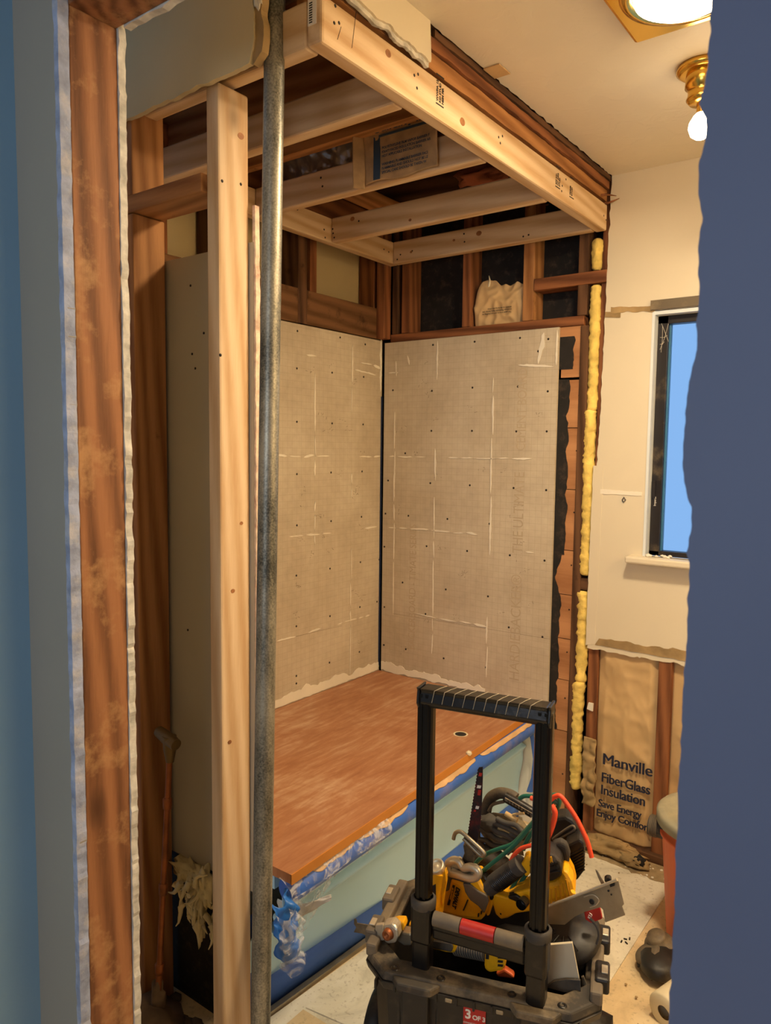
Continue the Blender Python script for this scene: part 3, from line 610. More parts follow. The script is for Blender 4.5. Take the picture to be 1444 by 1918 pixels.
# white lumps of plaster on stud
tag(slab('plaster_scrap', [(-1.025, .505), (-1.003, .50), (-1.002, .53), (-1.02, .53)], 'y', YF+.004, YF+.012, white), 'small white scrap stuck on the reddish stud below the window wall', 'scrap')
mb = MB()
def tornf(u, v):
    p = Vector((-1.03+.05*u+.012*noise.noise(Vector((v*6, 1, 0))), YF-.002, .14+.26*v)); q = p*30; p.y -= abs(noise.noise(q))*.02; return p
tag(mb.grid(tornf, 14, 44).build('torn_facing', dirt, thick=.003), 'ragged grey-brown torn facing hanging left of the printed paper', 'scrap')

# ridges of thinset, embossed text, screws on boards
def ridges(parent, plane, c, a0, a1, vs, hs, seed):
    rnd = random.Random(seed); mb = MB()
    f = (lambda a, z, o: (a, c-o, z)) if plane == 'y' else (lambda a, z, o: (c+o, a, z))
    def blob_strip(p, q, wd):
        p = Vector(p); q = Vector(q); L = (q-p).length; n = max(3, int(L/.012)); d = (q-p)/L; nn = Vector((-d[1], d[0])); A = []; B = []
        for i in range(n+1):
            t = i/n; e = math.sin(math.pi*t)**.4; w1_ = wd*e*(.5+1.2*abs(noise.noise(Vector((p.x*31+i*.9, p.y*17, seed))))); w2_ = wd*e*(.4+1.2*abs(noise.noise(Vector((p.x*11+i*.8, p.y*7, seed+5)))))
            m0 = p+(q-p)*t; A.append(m0+nn*w1_); B.append(m0-nn*w2_)
        P = A+B[::-1]; MB().prism([f(k[0], k[1], .0004) for k in P], Vector(f(0, 0, .0022))-Vector(f(0, 0, .0004))).build('thinset_ridge', white, parent)
    for (x, z0, z1, dens) in vs:
        z = z0
        while z < z1:
            L = .04+rnd.random()*.2; 
            if rnd.random() < dens: blob_strip((x+rnd.gauss(0, .002), z), (x+rnd.gauss(0, .002), min(z+L, z1)), .0018+rnd.random()*.003)
            z += L+.012
    for (z, x0_, x1_, dens) in hs:
        x = x0_
        while x < x1_:
            L = .03+rnd.random()*.08
            if rnd.random() < dens: blob_strip((x, z+rnd.gauss(0, .002)), (min(x+L, x1_), z+rnd.gauss(0, .002)), .002+rnd.random()*.004)
            x += L+.012
    return mb, blob_strip
CF, CL = YF-.014, XL
mb, bs_ = ridges(bf, 'y', CF, 0, 0, [(-1.71, .60, 1.92, .8), (-1.445, .55, 1.92, .85), (-1.92, .5, 1.85, .6)], [(1.44, -1.95, -1.20, .85), (1.13, -1.95, -1.5, .8), (.76, -1.8, -1.45, .9), (1.08, -1.4, -1.25, .6)], 3)
for a, b, wd in [((-1.235, 1.915), (-1.255, 1.80), .012), ((-1.34, 1.80), (-1.19, 1.785), .006), ((-1.182, 1.92), (-1.182, 1.79), .005), ((-1.86, 1.87), (-1.85, 1.83), .006), ((-1.96, 1.80), (-1.90, 1.80), .004)]: bs_(a, b, wd)

mb, bs_ = ridges(bl_, 'x', CL, 0, 0, [(2.21, .5, 1.9, .7), (2.44, .5, 1.9, .8), (1.95, .5, 1.9, .3)], [(1.44, 2.0, 2.64, .75), (1.13, 2.0, 2.62, .8), (.74, 2.0, 2.62, .7), (1.83, 2.0, 2.6, .4)], 5)
bs_((2.635, 1.95), (2.635, 1.72), .009); bs_((2.58, 1.83), (2.635, 1.82), .01); bs_((2.45, 1.80), (2.60, 1.79), .005)

# broken bottom edges with white patches
slab('broken_edge', ragged((-1.98, .482), (-1.45, .482), 50, .010, 81)+ragged((-1.45, .50), (-1.98, .52), 60, .016, 82), 'y', CF-.003, CF-.0002, white, bf)
slab('broken_edge', ragged((1.24, .48), (2.64, .48), 80, .005, 83)+ragged((2.64, .515), (1.24, .52), 100, .022, 84, 6), 'x', CL+.0002, CL+.003, white, bl_)
MB().box(XL, XL+.004, YF-.020, YF-.013, .50, 1.70).build('blue_seam', mat('blue_seam', '1d2a48', .6), bf)
emb = mat('embossed_board', 'b8a68a', .85, var=.05)
text('embossed_lettering', 'HARDIEBACKER\u00ae', .062, (-1.30, CF-.0002, .56), (0, 0, 1), (-1, 0, 0), emb, bf, ext=.0006, sx=.9)
text('embossed_lettering', 'THE ULTIMATE', .062, (-1.30, CF-.0002, 1.07), (0, 0, 1), (-1, 0, 0), emb, bf, ext=.0006, sx=.8)
text('embossed_lettering', 'CEMENT BOARD', .055, (-1.30, CF-.0002, 1.47), (0, 0, 1), (-1, 0, 0), emb, bf, ext=.0006, sx=.8)
text('embossed_lettering', 'BACKERBOARD - TIMATE SERIES', .05, (-1.80, CF-.0002, .60), (0, 0, 1), (-1, 0, 0), emb, bf, ext=.0005, sx=.8)
me0 = None
fs = [(736, 731), (809, 732), (885, 726), (970, 724), (1026, 733), (759, 849), (808, 807), (884, 807), (967, 808), (1024, 808), (727, 900), (806, 905), (880, 909), (962, 914), (1023, 918), (722, 962), (765, 966), (838, 972), (917, 981), (720, 1024), (799, 1023), (875, 1032), (955, 1040), (1020, 1050), (754, 1091), (835, 1104), (914, 1117), (720, 1137), (797, 1150), (953, 1175), (1016, 1193), (719, 1208), (760, 1216), (831, 1233), (910, 1250), (974, 633), (1027, 635), (889, 640), (811, 646), (1008, 658)]
ls = [(556, 690), (622, 698), (681, 706), (557, 620), (556, 790), (622, 793), (680, 795), (716, 796), (556, 888), (620, 885), (678, 883), (556, 984), (620, 976), (677, 968), (713, 965), (555, 1078), (618, 1065), (675, 1053), (710, 1048), (555, 1173), (618, 1154), (674, 1137), (706, 1127), (555, 1266), (617, 1241), (673, 1221), (555, 1280), (637, 632), (684, 645)]
for pts, ax, cc, dr, par in ((fs, 1, CF, (0, -1, 0), bf), (ls, 0, CL, (1, 0, 0), bl_)):
    base = None
    for px, py in pts:
        q = at(px, py, ax, cc)
        if base is None:
            base = MB().lathe(Vector(par.location), [(.0042, 0), (.0042, .0008), (0, .0008)], dr, 10).build('screw', screwm, par); o = base
        else: o = base.copy(); C.objects.link(o); o.parent = par
        o.location = q-Vector(par.location)
rd = random.Random(4)
smud = mat('pencil_smudge', '6b5a45', .9)
for par, ax, cc, R4 in ((bf, 1, CF, (735, 1010, 680, 1230)), (bl_, 0, CL, (540, 700, 660, 1230))):
    mb = MB()
    for k in range(26):
        px, py = rd.uniform(R4[0], R4[1]), rd.uniform(R4[2], R4[3])
        for j in range(5):
            a = at(px+rd.gauss(0, 5), py+rd.gauss(0, 4), ax, cc); b = at(px+rd.gauss(0, 5), py+rd.gauss(0, 5), ax, cc)
            mb.tube([a, a.lerp(b, .3)], .0007, 4)
    mb.tube([at(735, 1149, ax, cc), at(1030, 1197, ax, cc)] if ax == 1 else [at(520, 1200, ax, cc), at(640, 1172, ax, cc)], .0005, 4)
    mb.build('pencil_marks', smud, par)

# ------------------------------------------------------------------ low far wall right: kraft batts
def batt(x0, x1, z0, z1, seed, label):
    e = empty('kraft_faced_batt', ((x0+x1)/2, YF+.03, z0), label, 'insulation')
    def f(u, v):
        p = Vector((x0+(x1-x0)*u, YF+.022, z0+(z1-z0)*v)); edge = min(u, 1-u)*8; edge = min(1, edge)
        q = Vector((p.x*5, seed, p.z*4)); r = abs(noise.noise(q))+.5*abs(noise.noise(q*2.3))+.25*abs(noise.noise(q*5))
        p.y += (.022*r-.014)*edge+.006*(1-edge); return p
    MB().grid(f, 60, 90).build('paper', kraft, e, thick=.0015); return e
b1 = batt(-.99, -.768, .035, .745, 2, 'brown kraft-faced insulation batt printed with dark lettering')
batt(-.722, -.36, .035, .745, 5, 'plain brown kraft batt right of the low stud')
tx = YF-.0005
for l, px, py, s, sx_ in [('Manville', 1127, 1430, .060, 1.0), ('FiberGlass', 1125, 1463, .052, .88), ('Insulation', 1124, 1486, .052, .88), ('Save Energy', 1120, 1509, .040, .88), ('Enjoy Comfort', 1116, 1527, .040, .88)]:
    p = at(px, py, 1, YF+.004); text('lettering', l, s, p, (1, 0, 0), (0, 0, 1), ink, b1, sx=sx_, ext=.0012, dbl=.0022)
stud('wall_stud', (-.768, -.722, YF+.002, YF+.09, .03, .745), old['z'], 'low reddish stud between the two brown batts')
stud('bottom_plate', (-1.03, -.2, YF-.02, YF+.08, 0, .034), olddark['x'], 'dark bottom plate at the foot of the window wall', 'plate')
# debris
tag(MB().blob((-.905, YF-.055, .03), (.11, .035, .028), 2, .55, 2, 4).blob((-.80, YF-.075, .022), (.05, .03, .022), 4, .5).build('debris_chunk', dirt), 'long crumbly brown plaster debris along the foot of the wall', 'debris')
tag(MB().blob((-.78, YF-.085, .03), (.022, .015, .022), 6, .5).build('debris_chunk', black), 'dark charred lump at the end of the plaster debris', 'debris')
mb = MB()
for i in range(120):
    r = .002+random.random()*.005; mb.blob((-1.0+random.random()*.6, YF-.03-abs(random.gauss(0, .05)), r*.5+.003), (r, r, r*.6), i, .4, sub=1)
tag(mb.build('crumb_scatter', white), 'pale plaster crumbs scattered along the window wall base', 'crumbs', kind='stuff')
slab('grit_strip', ragged((-1.02, YF-.02), (-.36, YF-.02), 10, 0, 1)+ragged((-.36, YF-.15), (-1.0, YF-.10), 40, .02, 77), 'z', .001, .006, mat('grit', 'a08a66', .95, var=.3, vs=30, bst=1))
tag(bpy.data.objects['grit_strip'], 'rough gritty mortar strip on the floor under the window wall', 'debris')

# ------------------------------------------------------------------ tub
tub = empty('bathtub', (-1.6, 1.9, 0), 'pale aqua bathtub with curved apron masked by blue tape', 'bathtub')
TY0, TY1 = 1.235, 2.642
def xb(y): return min(-1.288, -1.347+(y-1.25)*.078)
def prof(y):
    # apron profile x(z) with a soft sculpted hollow toward the near end
    t = (y-TY0)/(TY1-TY0); b = xb(y); g = -1.213-(y-1.3)*.026
    pts = []
    for z, x in [(.0, b), (.05, b), (.09, b), (.15, b+.002), (.20, b+.008), (.26, b+.022), (.29, g-.026), (.308, g-.010), (.314, g-.008), (.319, g-.034), (.342, g-.038), (.347, g-.010), (.352, g-.004), (.376, g-.002), (.392, g-.004), (.405, g-.005)]:
        h = math.exp(-((z-.19)/.08)**2)*.035*math.sin(min(1, max(0, (t-.02)/.36))*math.pi) if t < .38 else 0
        pts.append((x-h, z))
    return pts
ny = 70; vs = []; fs = []
for i in range(ny+1):
    y = TY0+(TY1-TY0)*i/ny
    for (x, z) in prof(y): vs.append((x, y, z))
npf = len(prof(TY0))
fs = [(i*npf+j, (i+1)*npf+j, (i+1)*npf+j+1, i*npf+j+1) for i in range(ny) for j in range(npf-1)]
MB().add(vs, fs, True).build('apron', aqua, tub, thick=.004, sub=1)
MB().tube([(-1.194-(y-1.25)*.016, y, .419) for y in [TY0, 1.4, 1.8, 2.2, TY1]], .031, 24).build('rim', bluedusty, tub)
MB().box(-1.98, -1.24, TY0, TY1, .405, .45).build('tub_deck', aqua, tub)
MB().grid(lambda u, v: (xb(TY0+(TY1-TY0)*u)+.0045, TY0+(TY1-TY0)*u, .004+.088*v), 40, 2).build('tape_strip', bluetape, tub, thick=.001)
MB().grid(lambda u, v: (xb(TY0+.045*u)+.0055-.004*math.sin(v*3), TY0+.045*u, .09+.20*v), 4, 10).build('tape_strip', bluetape, tub, thick=.001)
MB().tube([(-1.225, 2.60, .41), (-1.215, 2.605, .36), (-1.21, 2.61, .28), (-1.215, 2.615, .20), (-1.225, 2.62, .14)], [.012, .008, .003, .006, .016], 8, squash=.25).build('tape_tail', bluetape, tub)
MB().prism([(xb(TY0)+.006, TY0-.1, .0), (xb(TY0)+.022, TY0-.1, 0), (-1.266, 1.99, 0), (-1.266, TY1, 0), (-1.283, TY1, 0), (-1.283, 1.99, 0)], (0, 0, .014)).build('base_trim', steel, tub)
# end wall strip right of the tub's far end
tag(box('drywall_strip', (-1.34, -1.15, YF-.014, YF-.002, .0, .455), white), 'pale strip of wallboard at the far end of the tub apron', 'drywall')
cov = empty('tub_cover', (-1.6, 1.9, .457), 'dusty reddish-brown hardboard sheet covering the bathtub', 'board')
pl = MB()
cx, cy_, hr = -1.306, 2.215, .017
CN, CFx = -1.168, -1.217
slab('panel', [(XL+.002, 1.217), (CN, 1.217), (CFx, 2.644), (XL+.002, 2.644)], 'z', .453, .4765, hardb, cov)
slab('panel_edge', [(CN-.001, 1.217), (CN+.003, 1.217), (CFx+.003, 2.644), (CFx-.001, 2.644)], 'z', .4515, .4762, hardedge, cov)
MB().lathe((cx, cy_, .4766), [(0, 0), (.020, 0)], (0, 0, 1), 24).build('drain_hole', black, cov)
MB().lathe((cx, cy_, .4768), [(.020, -.0002), (.0245, .0006), (.026, 0)], (0, 0, 1), 24).build('hole_rim', cream, cov)
tag(MB().blob((-1.197, 2.085, .478), (.010, .010, .008), 2, .3).build('foam_plug', cream), 'small cream plug on the front edge of the tub cover', 'plug')
sand = mat('sawdust', 'd3ad7c', .95, var=.15, vs=20, bs=140, bst=1)
for k, (ya, yb, lab) in enumerate([(1.30, 1.47, 'nearest'), (1.48, 1.72, 'second'), (1.76, 2.12, 'third'), (2.16, 2.58, 'farthest')]):
    def sf(u, v, ya=ya, yb=yb, k=k):
        y = ya+(yb-ya)*u; w_ = math.sin(math.pi*u)**.35*(.5+.9*abs(noise.noise(Vector((y*14, k, 0))))); a = .35+(.15+.75*w_)*v
        return (-1.194-(y-1.25)*.016+.0325*math.sin(a), y, .419+.0325*math.cos(a))
    tag(MB().grid(sf, 70, 8).build('sawdust_patch', sand, thick=.0012), lab+' patch of sawdust along the blue taped tub rim', 'sawdust', kind='stuff')
# clear film sheet draped over near end of the rim
def filmf(u, v):
    # u along y (from near end), v down over the rim
    y = 1.21+.40*u; drop = (.05+.10*math.exp(-((u-.2)/.25)**2)+.015*math.sin(u*9))*(1-.5*u)
    if v < .35:
        a = v/.35*math.pi*.62; x = -1.200+.036*math.sin(a); z = .424+.036*math.cos(a)
    else:
        t = (v-.35)/.65; x = -1.166+.010*math.sin(t*4+u*5)-.03*t; z = .42-drop*t
    p = Vector((x, y, z)); q = p*26
    return p+Vector((1, .3, .5))*(noise.fractal(q, 1, 2, 3)*.008)*(min(1, v*3))
tag(MB().grid(filmf, 70, 50).build('film_sheet', film), 'crumpled clear plastic film draped over the near tub rim', 'plastic film')
def film2(u, v):
    p = Vector((-1.185+.03*v+.03*math.sin(u*3), 1.165+.06*u, .43-.125*v-.015*math.sin(u*6))); q = p*24
    return p+Vector((1, .3, .3))*(noise.fractal(q, 1, 2, 3)*.02)
tag(MB().grid(film2, 24, 36).build('tape_bundle', mat('crumpled_blue', '2f74cc', .35, var=.2, bs=15, bst=1), thick=.001), 'crumpled bright blue tape bundle hanging beside the steel pipe', 'masking tape')
tag(MB().grid(lambda u, v: Vector(film2(u, v))+Vector((.022, -.004, -.02)), 24, 36).build('film_sheet', film), 'clear film wrapped round the hanging blue tape bundle', 'plastic film')
tag(MB().grid(lambda u, v: at(520+100*u, 1700+10*math.sin(u*4)+ (34-24*u)*(v-.5)-12*u, 1, 1.26+.07*u)+Vector((1, 0, .4))*.006*noise.noise(Vector((u*8, v*3, 2))), 30, 8).build('film_sheet', mat('milky_film', 'e9e0cf', .3, var=.2, bs=20, bst=1), thick=.001), 'milky twisted end of plastic film sticking out over the apron', 'plastic film')
# floor tiles bottom left
for k, (pl2, lab) in enumerate([([(-1.26, 1.0), (-1.10, 1.02), (-1.10, 1.36), (-1.26, 1.36)], 'cream floor tile piece beside the blue taped apron, nearer'), ([(-1.26, 1.37), (-1.05, 1.40), (-1.05, 1.75), (-1.26, 1.75)], 'grey floor tile piece beside the blue taped apron, farther')]):
    tag(slab('floor_tile', pl2, 'z', .004, .008, (subfl, vinyl)[k]), lab, 'tile')

# ------------------------------------------------------------------ rolling tool box (its own frame: x right, y away from the camera)
TB = empty('rolling_tool_box', (-.681, 1.240, 0), 'black open rolling tool box with tall pull handle and red label', 'tool box', rz=math.radians(19.5))
RIM = .424
def out(w0, w1, y0, y1, c): return [(w0+c, y0), (w1-c, y0), (w1, y0+c), (w1, y1-c), (w1-c, y1), (w0+c, y1), (w0, y1-c), (w0, y0+c)]
def ring(mb, o0, i0, z0, o1, i1, z1):
    n = len(o0); vs = [(p[0], p[1], z0) for p in o0]+[(p[0], p[1], z0) for p in i0]+[(p[0], p[1], z1) for p in o1]+[(p[0], p[1], z1) for p in i1]; fs = []
    for k in range(n):
        q = (k+1) % n; fs += [(k, q, 2*n+q, 2*n+k), (n+k, 3*n+k, 3*n+q, n+q), (2*n+k, 2*n+q, 3*n+q, 3*n+k), (k, n+k, n+q, q)]
    mb.add(vs, fs)
L_, R_ = TB, None
mb = MB(); ring(mb, out(-.195, .195, -.018, .30, .03), out(-.188, .188, -.011, .293, .03), .05, out(-.216, .216, -.024, .315, .035), out(-.209, .209, -.017, .308, .035), RIM-.01)
mb.prism([(p[0], p[1], .05) for p in out(-.195, .195, -.018, .30, .03)], (0, 0, .008))
mb.build('shell', blackp, TB, local=True)
for x in (-.155, -.075, .035, .075, .155): MB().obox((x, -.022, .23), (1, 0, 0), (0, 1, 0), (0, .02, 1), .004, .004, .165).build('rib', blackp, TB, .002, local=True)
for x in (-.117, .117): MB().obox((x, -.030, .23), (1, 0, 0), (0, 1, 0), (0, .02, 1), .027, .016, .17).build('channel', blackp, TB, .003, local=True)
for x in (-.117, .117):
    for k in range(6): box('channel_step', (x-.016, x+.016, -.0505, -.045, .10+k*.045, .104+k*.045), blackc, TB, local=True)
mb = MB(); ring(mb, out(-.236, .236, -.036, .335, .05), out(-.205, .205, .012, .305, .04), RIM-.018, out(-.232, .232, -.032, .331, .05), out(-.203, .203, .014, .303, .04), RIM)
for s in (-1, 1): mb.prism([(s*.117+a, -.034-b, RIM-.018) for a, b in ((-.05, 0), (-.034, .022), (.034, .022), (.05, 0))], (0, 0, .017))
mb.build('rim', mat('dusty_rim', '3a342c', .7, var=.2, dust=.5, dustc='8d7a5c', ds=8), TB, .004, local=True)
mb = MB(); ring(mb, out(-.234, .234, -.034, .333, .05), out(-.22, .22, -.024, .322, .05), RIM-.036, out(-.238, .238, -.038, .337, .05), out(-.228, .228, -.028, .327, .05), RIM-.018)
mb.build('skirt', blackp, TB, .002, local=True)
mb = MB()
for k, x in enumerate([-.20, -.16, -.075, -.035, 0, .035, .075, .16, .20]): MB().obox((x, -.032, RIM-.027), (1, 0, 0), (0, 1, 0), (0, 0, 1), .002, .008, .009).build('web', blackp, TB, local=True)
for x in (-.05, .05, .135): MB().obox((x, -.0375, RIM-.027), (1, 0, 0), (0, 1, 0), (0, 0, 1), .007, .002, .004).build('slot_plug', mat('pale_plug', '9c8a6b', .6), TB, .002, local=True)
for x in (-.165, .165, -.07, .07): MB().lathe((x, -.018, RIM+.0005), [(.009, 0), (.007, .002), (.0045, .002), (.004, -.002), (0, -.002)], (0, 0, 1), 18).build('bolt', blackc, TB, local=True)
for s in (-1, 1):
    MB().obox((s*.226, .135, RIM+.006), (1, 0, 0), (0, 1, 0), (0, 0, 1), .012, .125, .014).build('side_rail', greyp, TB, .005, local=True)
    for y in (.07, .19):
        MB().obox((s*.236, y, RIM+.012), (1, 0, 0), (0, 1, 0), (0, 0, 1), .014, .030, .016).build('latch', greyp if s < 0 else blackp, TB, .005, local=True)
        MB().obox((s*.240, y, RIM+.0285), (1, 0, 0), (0, 1, 0), (0, 0, 1), .006, .012, .002).build('latch_clip', cast, TB, .001, local=True)
# handle, turned a few degrees against the body by its play
i_handle0 = set(bpy.data.objects)
for s in (-1, 1):
    MB().obox((s*.117, 0, .475), (1, 0, 0), (0, 1, 0), (0, 0, 1), .0185, .019, .085).obox((s*.117, 0, .515), (1, 0, 0), (0, 1, 0), (0, 0, 1), .0215, .021, .04).build('socket', blackc, TB, .007, local=True)
    MB().lathe((s*.117, 0, .545), [(.021, 0), (.0255, .004), (.0262, .020), (.023, .024), (.020, .024)], (0, 0, 1), 24).build('collar', rubber, TB, local=True)
    t = MB().obox((s*.117, 0, .78), (1, 0, 0), (0, 1, 0), (0, 0, 1), .0165, .0155, .215)
    t.build('handle_tube', blackal, TB, .008, local=True)
    MB().obox((s*.117-.006, -.016, .78), (1, 0, 0), (0, 1, 0), (0, 0, 1), .0035, .0012, .212).obox((s*.117+.006, -.016, .78), (1, 0, 0), (0, 1, 0), (0, 0, 1), .0035, .0012, .212).build('tube_groove', blackal, TB, .001, local=True)
mb = MB(); mb.obox((0, 0, .519), (1, 0, 0), (0, 1, 0), (0, 0, 1), .095, .013, .011).obox((0, .002, .502), (1, 0, 0), (0, 1, 0), (0, 0, 1), .095, .010, .015); mb.build('cross_bar', blackc, TB, .005, local=True)
for x0_, x1_, m_ in ((-.092, -.036, greyp), (-.034, .034, redp), (.036, .092, greyp)):
    MB().tube([(x0_, -.004, .530), (x1_, -.004, .530)], .0145, 14).build('bar_grip', m_, TB, local=True)
pr = [(-.022, -.010), (-.018, .012), (-.024, .018), (.024, .018), (.018, .012), (.022, -.010), (.014, -.020), (-.014, -.020)]
MB().prism([(-.126, p[0]*.85, .985+p[1]) for p in pr], (.252, 0, 0)).build('pull_grip', mat('glossy_grip', '1a1613', .25, var=.2, dust=.1, dustc='8a7a60'), TB, .003, local=True)
for s in (-1, 1): MB().prism([(s*.126, p[0]*.95, .985+p[1]*1.15) for p in pr], (s*.006, 0, 0)).build('grip_end', blackc, TB, .002, local=True)
for k in range(10):
    x = -.10+k*.021; MB().tube([(x, -.0185, .978), (x+.006, -.0205, 1.003), (x+.012, .0, 1.0038), (x+.018, .020, 1.003)], .0006, 5).build('tape_highlight', mat('highlight_tone', 'b5a88e', .35) if k == 0 else bpy.data.materials['highlight_tone'], TB, local=True)  # pale lines paint the highlights of the taped grip into colour
for o_ in set(bpy.data.objects)-i_handle0:
    if o_.parent == TB: o_.rotation_euler = (0, 0, math.radians(-7))
# label
box('label', (-.022, .022, -.0275, -.0262, RIM-.092, RIM-.038), redlab, TB, local=True)
box('label_base', (-.022, .022, -.0274, -.0262, RIM-.18, RIM-.092), whitelab, TB, local=True)
LZ = RIM-.040
text('lettering', '3', .026, (-.019, -.0277, LZ-.022), (1, 0, 0), (0, 0, 1), whitelab, TB, local=True, bold=.0008)
text('lettering', 'OF 3', .013, (-.004, -.0277, LZ-.022), (1, 0, 0), (0, 0, 1), whitelab, TB, local=True, bold=.0004)
text('lettering', 'CONNECT ROLLING', .0048, (0, -.0277, LZ-.033), (1, 0, 0), (0, 0, 1), whitelab, TB, 'CENTER', local=True)
text('lettering', 'SYSTEM', .0048, (0, -.0277, LZ-.041), (1, 0, 0), (0, 0, 1), whitelab, TB, 'CENTER', local=True)
rb = random.Random(3); x = -.017
while x < .017:
    wd = rb.choice([.0006, .0012, .0018]); box('barcode_bar', (x, x+wd, -.0279, -.0273, RIM-.15, RIM-.098), inkblack, TB, local=True); x += wd+rb.choice([.0008, .0014])
for s in (-1, 1):
    wl = MB().lathe((s*.262, .20, .098), [(.0, -.022), (.06, -.022), (.088, -.020), (.095, -.012), (.095, .012), (.088, .020), (.06, .022), (0, .022)], (1, 0, 0), 36).build('wheel', blackp, TB, local=True)
    MB().lathe((s*.286, .20, .098), [(.052, 0), (.045, .004*s), (.015, .004*s), (.012, .008*s), (0, .008*s)], (1, 0, 0), 24).build('hub', greyp, wl, local=True)
    MB().box(s*.16-.03, s*.16+.03, -.02, .02, 0, .052).build('foot', blackp, TB, .004, local=True)

# ------------------------------------------------------------------ tools: outlines taken at each tool's own distance, with real thickness
def c6(pts): return [(800+a/3.61, 1450+b/3.61) for a, b in pts]
def c7(pts): return [(640+a/2.674, 1640+b/2.674) for a, b in pts]
def c8(pts): return [(640+a/5.554, 1540+b/5.554) for a, b in pts]
BACK = Vector((-.35, .93, -.1))
def trace(name, pts, y, th, m, parent=None, bev=.004, back=None):
    return MB().prism([V(a, b, y) for a, b in pts], (back or BACK)*th).build(name, m, parent, bev)
def pt(pts, y, r, m, name, parent=None, seg=12, sq=None, smooth=True):
    P = [V(p[0], p[1], (p[2] if len(p) > 2 else y)) for p in pts]
    if smooth and len(P) > 2:
        Q = []
        for i in range(len(P)-1):
            p0, p1, p2, p3 = P[max(i-1, 0)], P[i], P[i+1], P[min(i+2, len(P)-1)]
            for k in range(6):
                t = k/6; Q.append(.5*((2*p1)+(p2-p0)*t+(2*p0-5*p1+4*p2-p3)*t*t+(3*p1-p0-3*p2+p3)*t*t*t))
        P = Q+[P[-1]]
    if isinstance(r, list):
        n = len(P)-1; m_ = len(r)-1; r = [r[min(m_-1, int(i/n*m_))]*(1-(i/n*m_-min(m_-1, int(i/n*m_))))+r[min(m_-1, int(i/n*m_))+1]*(i/n*m_-min(m_-1, int(i/n*m_))) for i in range(n+1)]
    return MB().tube(P, r, seg, squash=sq).build(name, m, parent)

rs = empty('reciprocating_saw', V(855, 1745, 1.42), 'yellow reciprocating saw with a long red-flecked blade pointing up', 'saw'); Y = 1.40
trace('body', c6([(80, 880), (110, 780), (140, 700), (165, 695), (250, 735), (300, 705), (345, 690), (370, 740), (425, 830), (405, 940), (370, 1000), (230, 985), (90, 950)]), Y, .07, yel, rs, .010)
trace('side_cover', c6([(240, 740), (290, 745), (345, 790), (410, 825), (415, 870), (385, 945), (345, 895), (290, 855), (255, 800)]), Y-.004, .02, greyp, rs, .003)
trace('boot', c6([(120, 700), (140, 640), (210, 660), (330, 690), (330, 730), (290, 745), (240, 735), (165, 712), (150, 790), (125, 800), (108, 780)]), Y-.002, .06, rubber, rs, .005)
pt(c6([(150, 665), (140, 610), (175, 582), (215, 592), (245, 632), (300, 628), (345, 655), (338, 692), (300, 705), (240, 690), (150, 665)]), Y-.006, .009, cast, 'shoe', rs, 10)
trace('shoe_plate', c6([(140, 600), (210, 585), (245, 625), (330, 640), (335, 690), (250, 685), (150, 655)]), Y+.01, .03, cast, rs, .004)
trace('blade_clamp', c6([(240, 480), (290, 470), (340, 520), (315, 600), (290, 655), (235, 645), (225, 600), (250, 540)]), Y+.006, .022, mat('tarry_black', '1c1512', .45, bst=1, bs=50, dust=.2), rs, .004)
le, ri = [], []
for i in range(46):
    t = i/45; x = 346-72*t**1.0; y_ = -38+460*t; le.append((x-(5 if i % 2 else 0), y_))
blade_pts = c6([(350, -45), (376, -48)]+[(376, 30), (370, 200), (362, 330), (336, 470), (295, 500), (272, 480)]+le[::-1])
bl2 = trace('blade', blade_pts, Y+.012, .0025, blade, rs, 0)
for a, b_, w_, h_ in ((352, -10, 20, 26), (340, 75, 26, 22), (345, 105, 20, 40), (330, 215, 22, 22), (318, 240, 14, 16)):
    trace('red_paint', c6([(a, b_), (a+w_, b_+4), (a+w_-5, b_+h_), (a-5, b_+h_-3)]), Y+.0105, .001, redp if h_ != 22 else whitelab, bl2, 0)
pt(c6([(178, 440), (190, 400), (222, 388), (262, 415), (320, 468), (384, 530), (372, 552), (345, 535), (290, 480), (245, 435)]), Y-.004, .0045, steel, 'guide_hook', rs, 8)
tx_ = Vector((.28, 0, -1)).normalized()*-1
dn = (V(*c6([(186, 890)])[0], Y-.004)-V(*c6([(212, 770)])[0], Y-.004)).normalized()
nrm = Vector((0, -1, 0)); upv = (nrm.cross(dn))
text('lettering', 'DEWALT', .0135, V(*c6([(198, 762)])[0], Y-.0045), dn, upv, inkblack, rs, bold=.0006, ext=.0006)
trace('name_strip', c6([(172, 752), (188, 757), (150, 888), (134, 884)]), Y-.003, .006, inkblack, rs, 0)
text('lettering', 'XR BRUSHLESS', .005, V(*c6([(170, 765)])[0], Y-.0045), dn, upv, yel, rs, ext=.0006)
for k in range(3): trace('vent', c6([(342+k*20, 945-k*18), (352+k*20, 940-k*18), (350+k*20, 965-k*18), (340+k*20, 968-k*18)]), Y-.002, .004, inkblack, rs, 0)
trace('seam', c6([(270, 850), (278, 853), (248, 925), (240, 922)]), Y-.002, .004, inkblack, rs, 0)

rl = empty('cordless_light', V(820, 1705, 1.36), 'upright yellow cordless work light with round silver lens, beside the left handle tube', 'work light')
pt([(817, 1712), (820, 1680), (823, 1650), (824, 1632)], 1.36, [.015, .0155, .0165, .018], yel, 'body', rl, 20)
q = V(817, 1622, 1.355); MB().lathe(q, [(.017, -.014), (.0185, .0), (.016, .004), (.013, .0), (.009, -.003), (.004, .002), (0, .002)], (-.1, -.5, .85), 24).build('lens', cast, rl)
trace('grip_panel', [(809, 1660), (816, 1656), (816, 1690), (809, 1694)], 1.342, .004, inkblack, rl, .001)
trace('fin', [(822, 1648), (834, 1628), (836, 1652), (828, 1700)], 1.350, .02, yel, rl, .004)

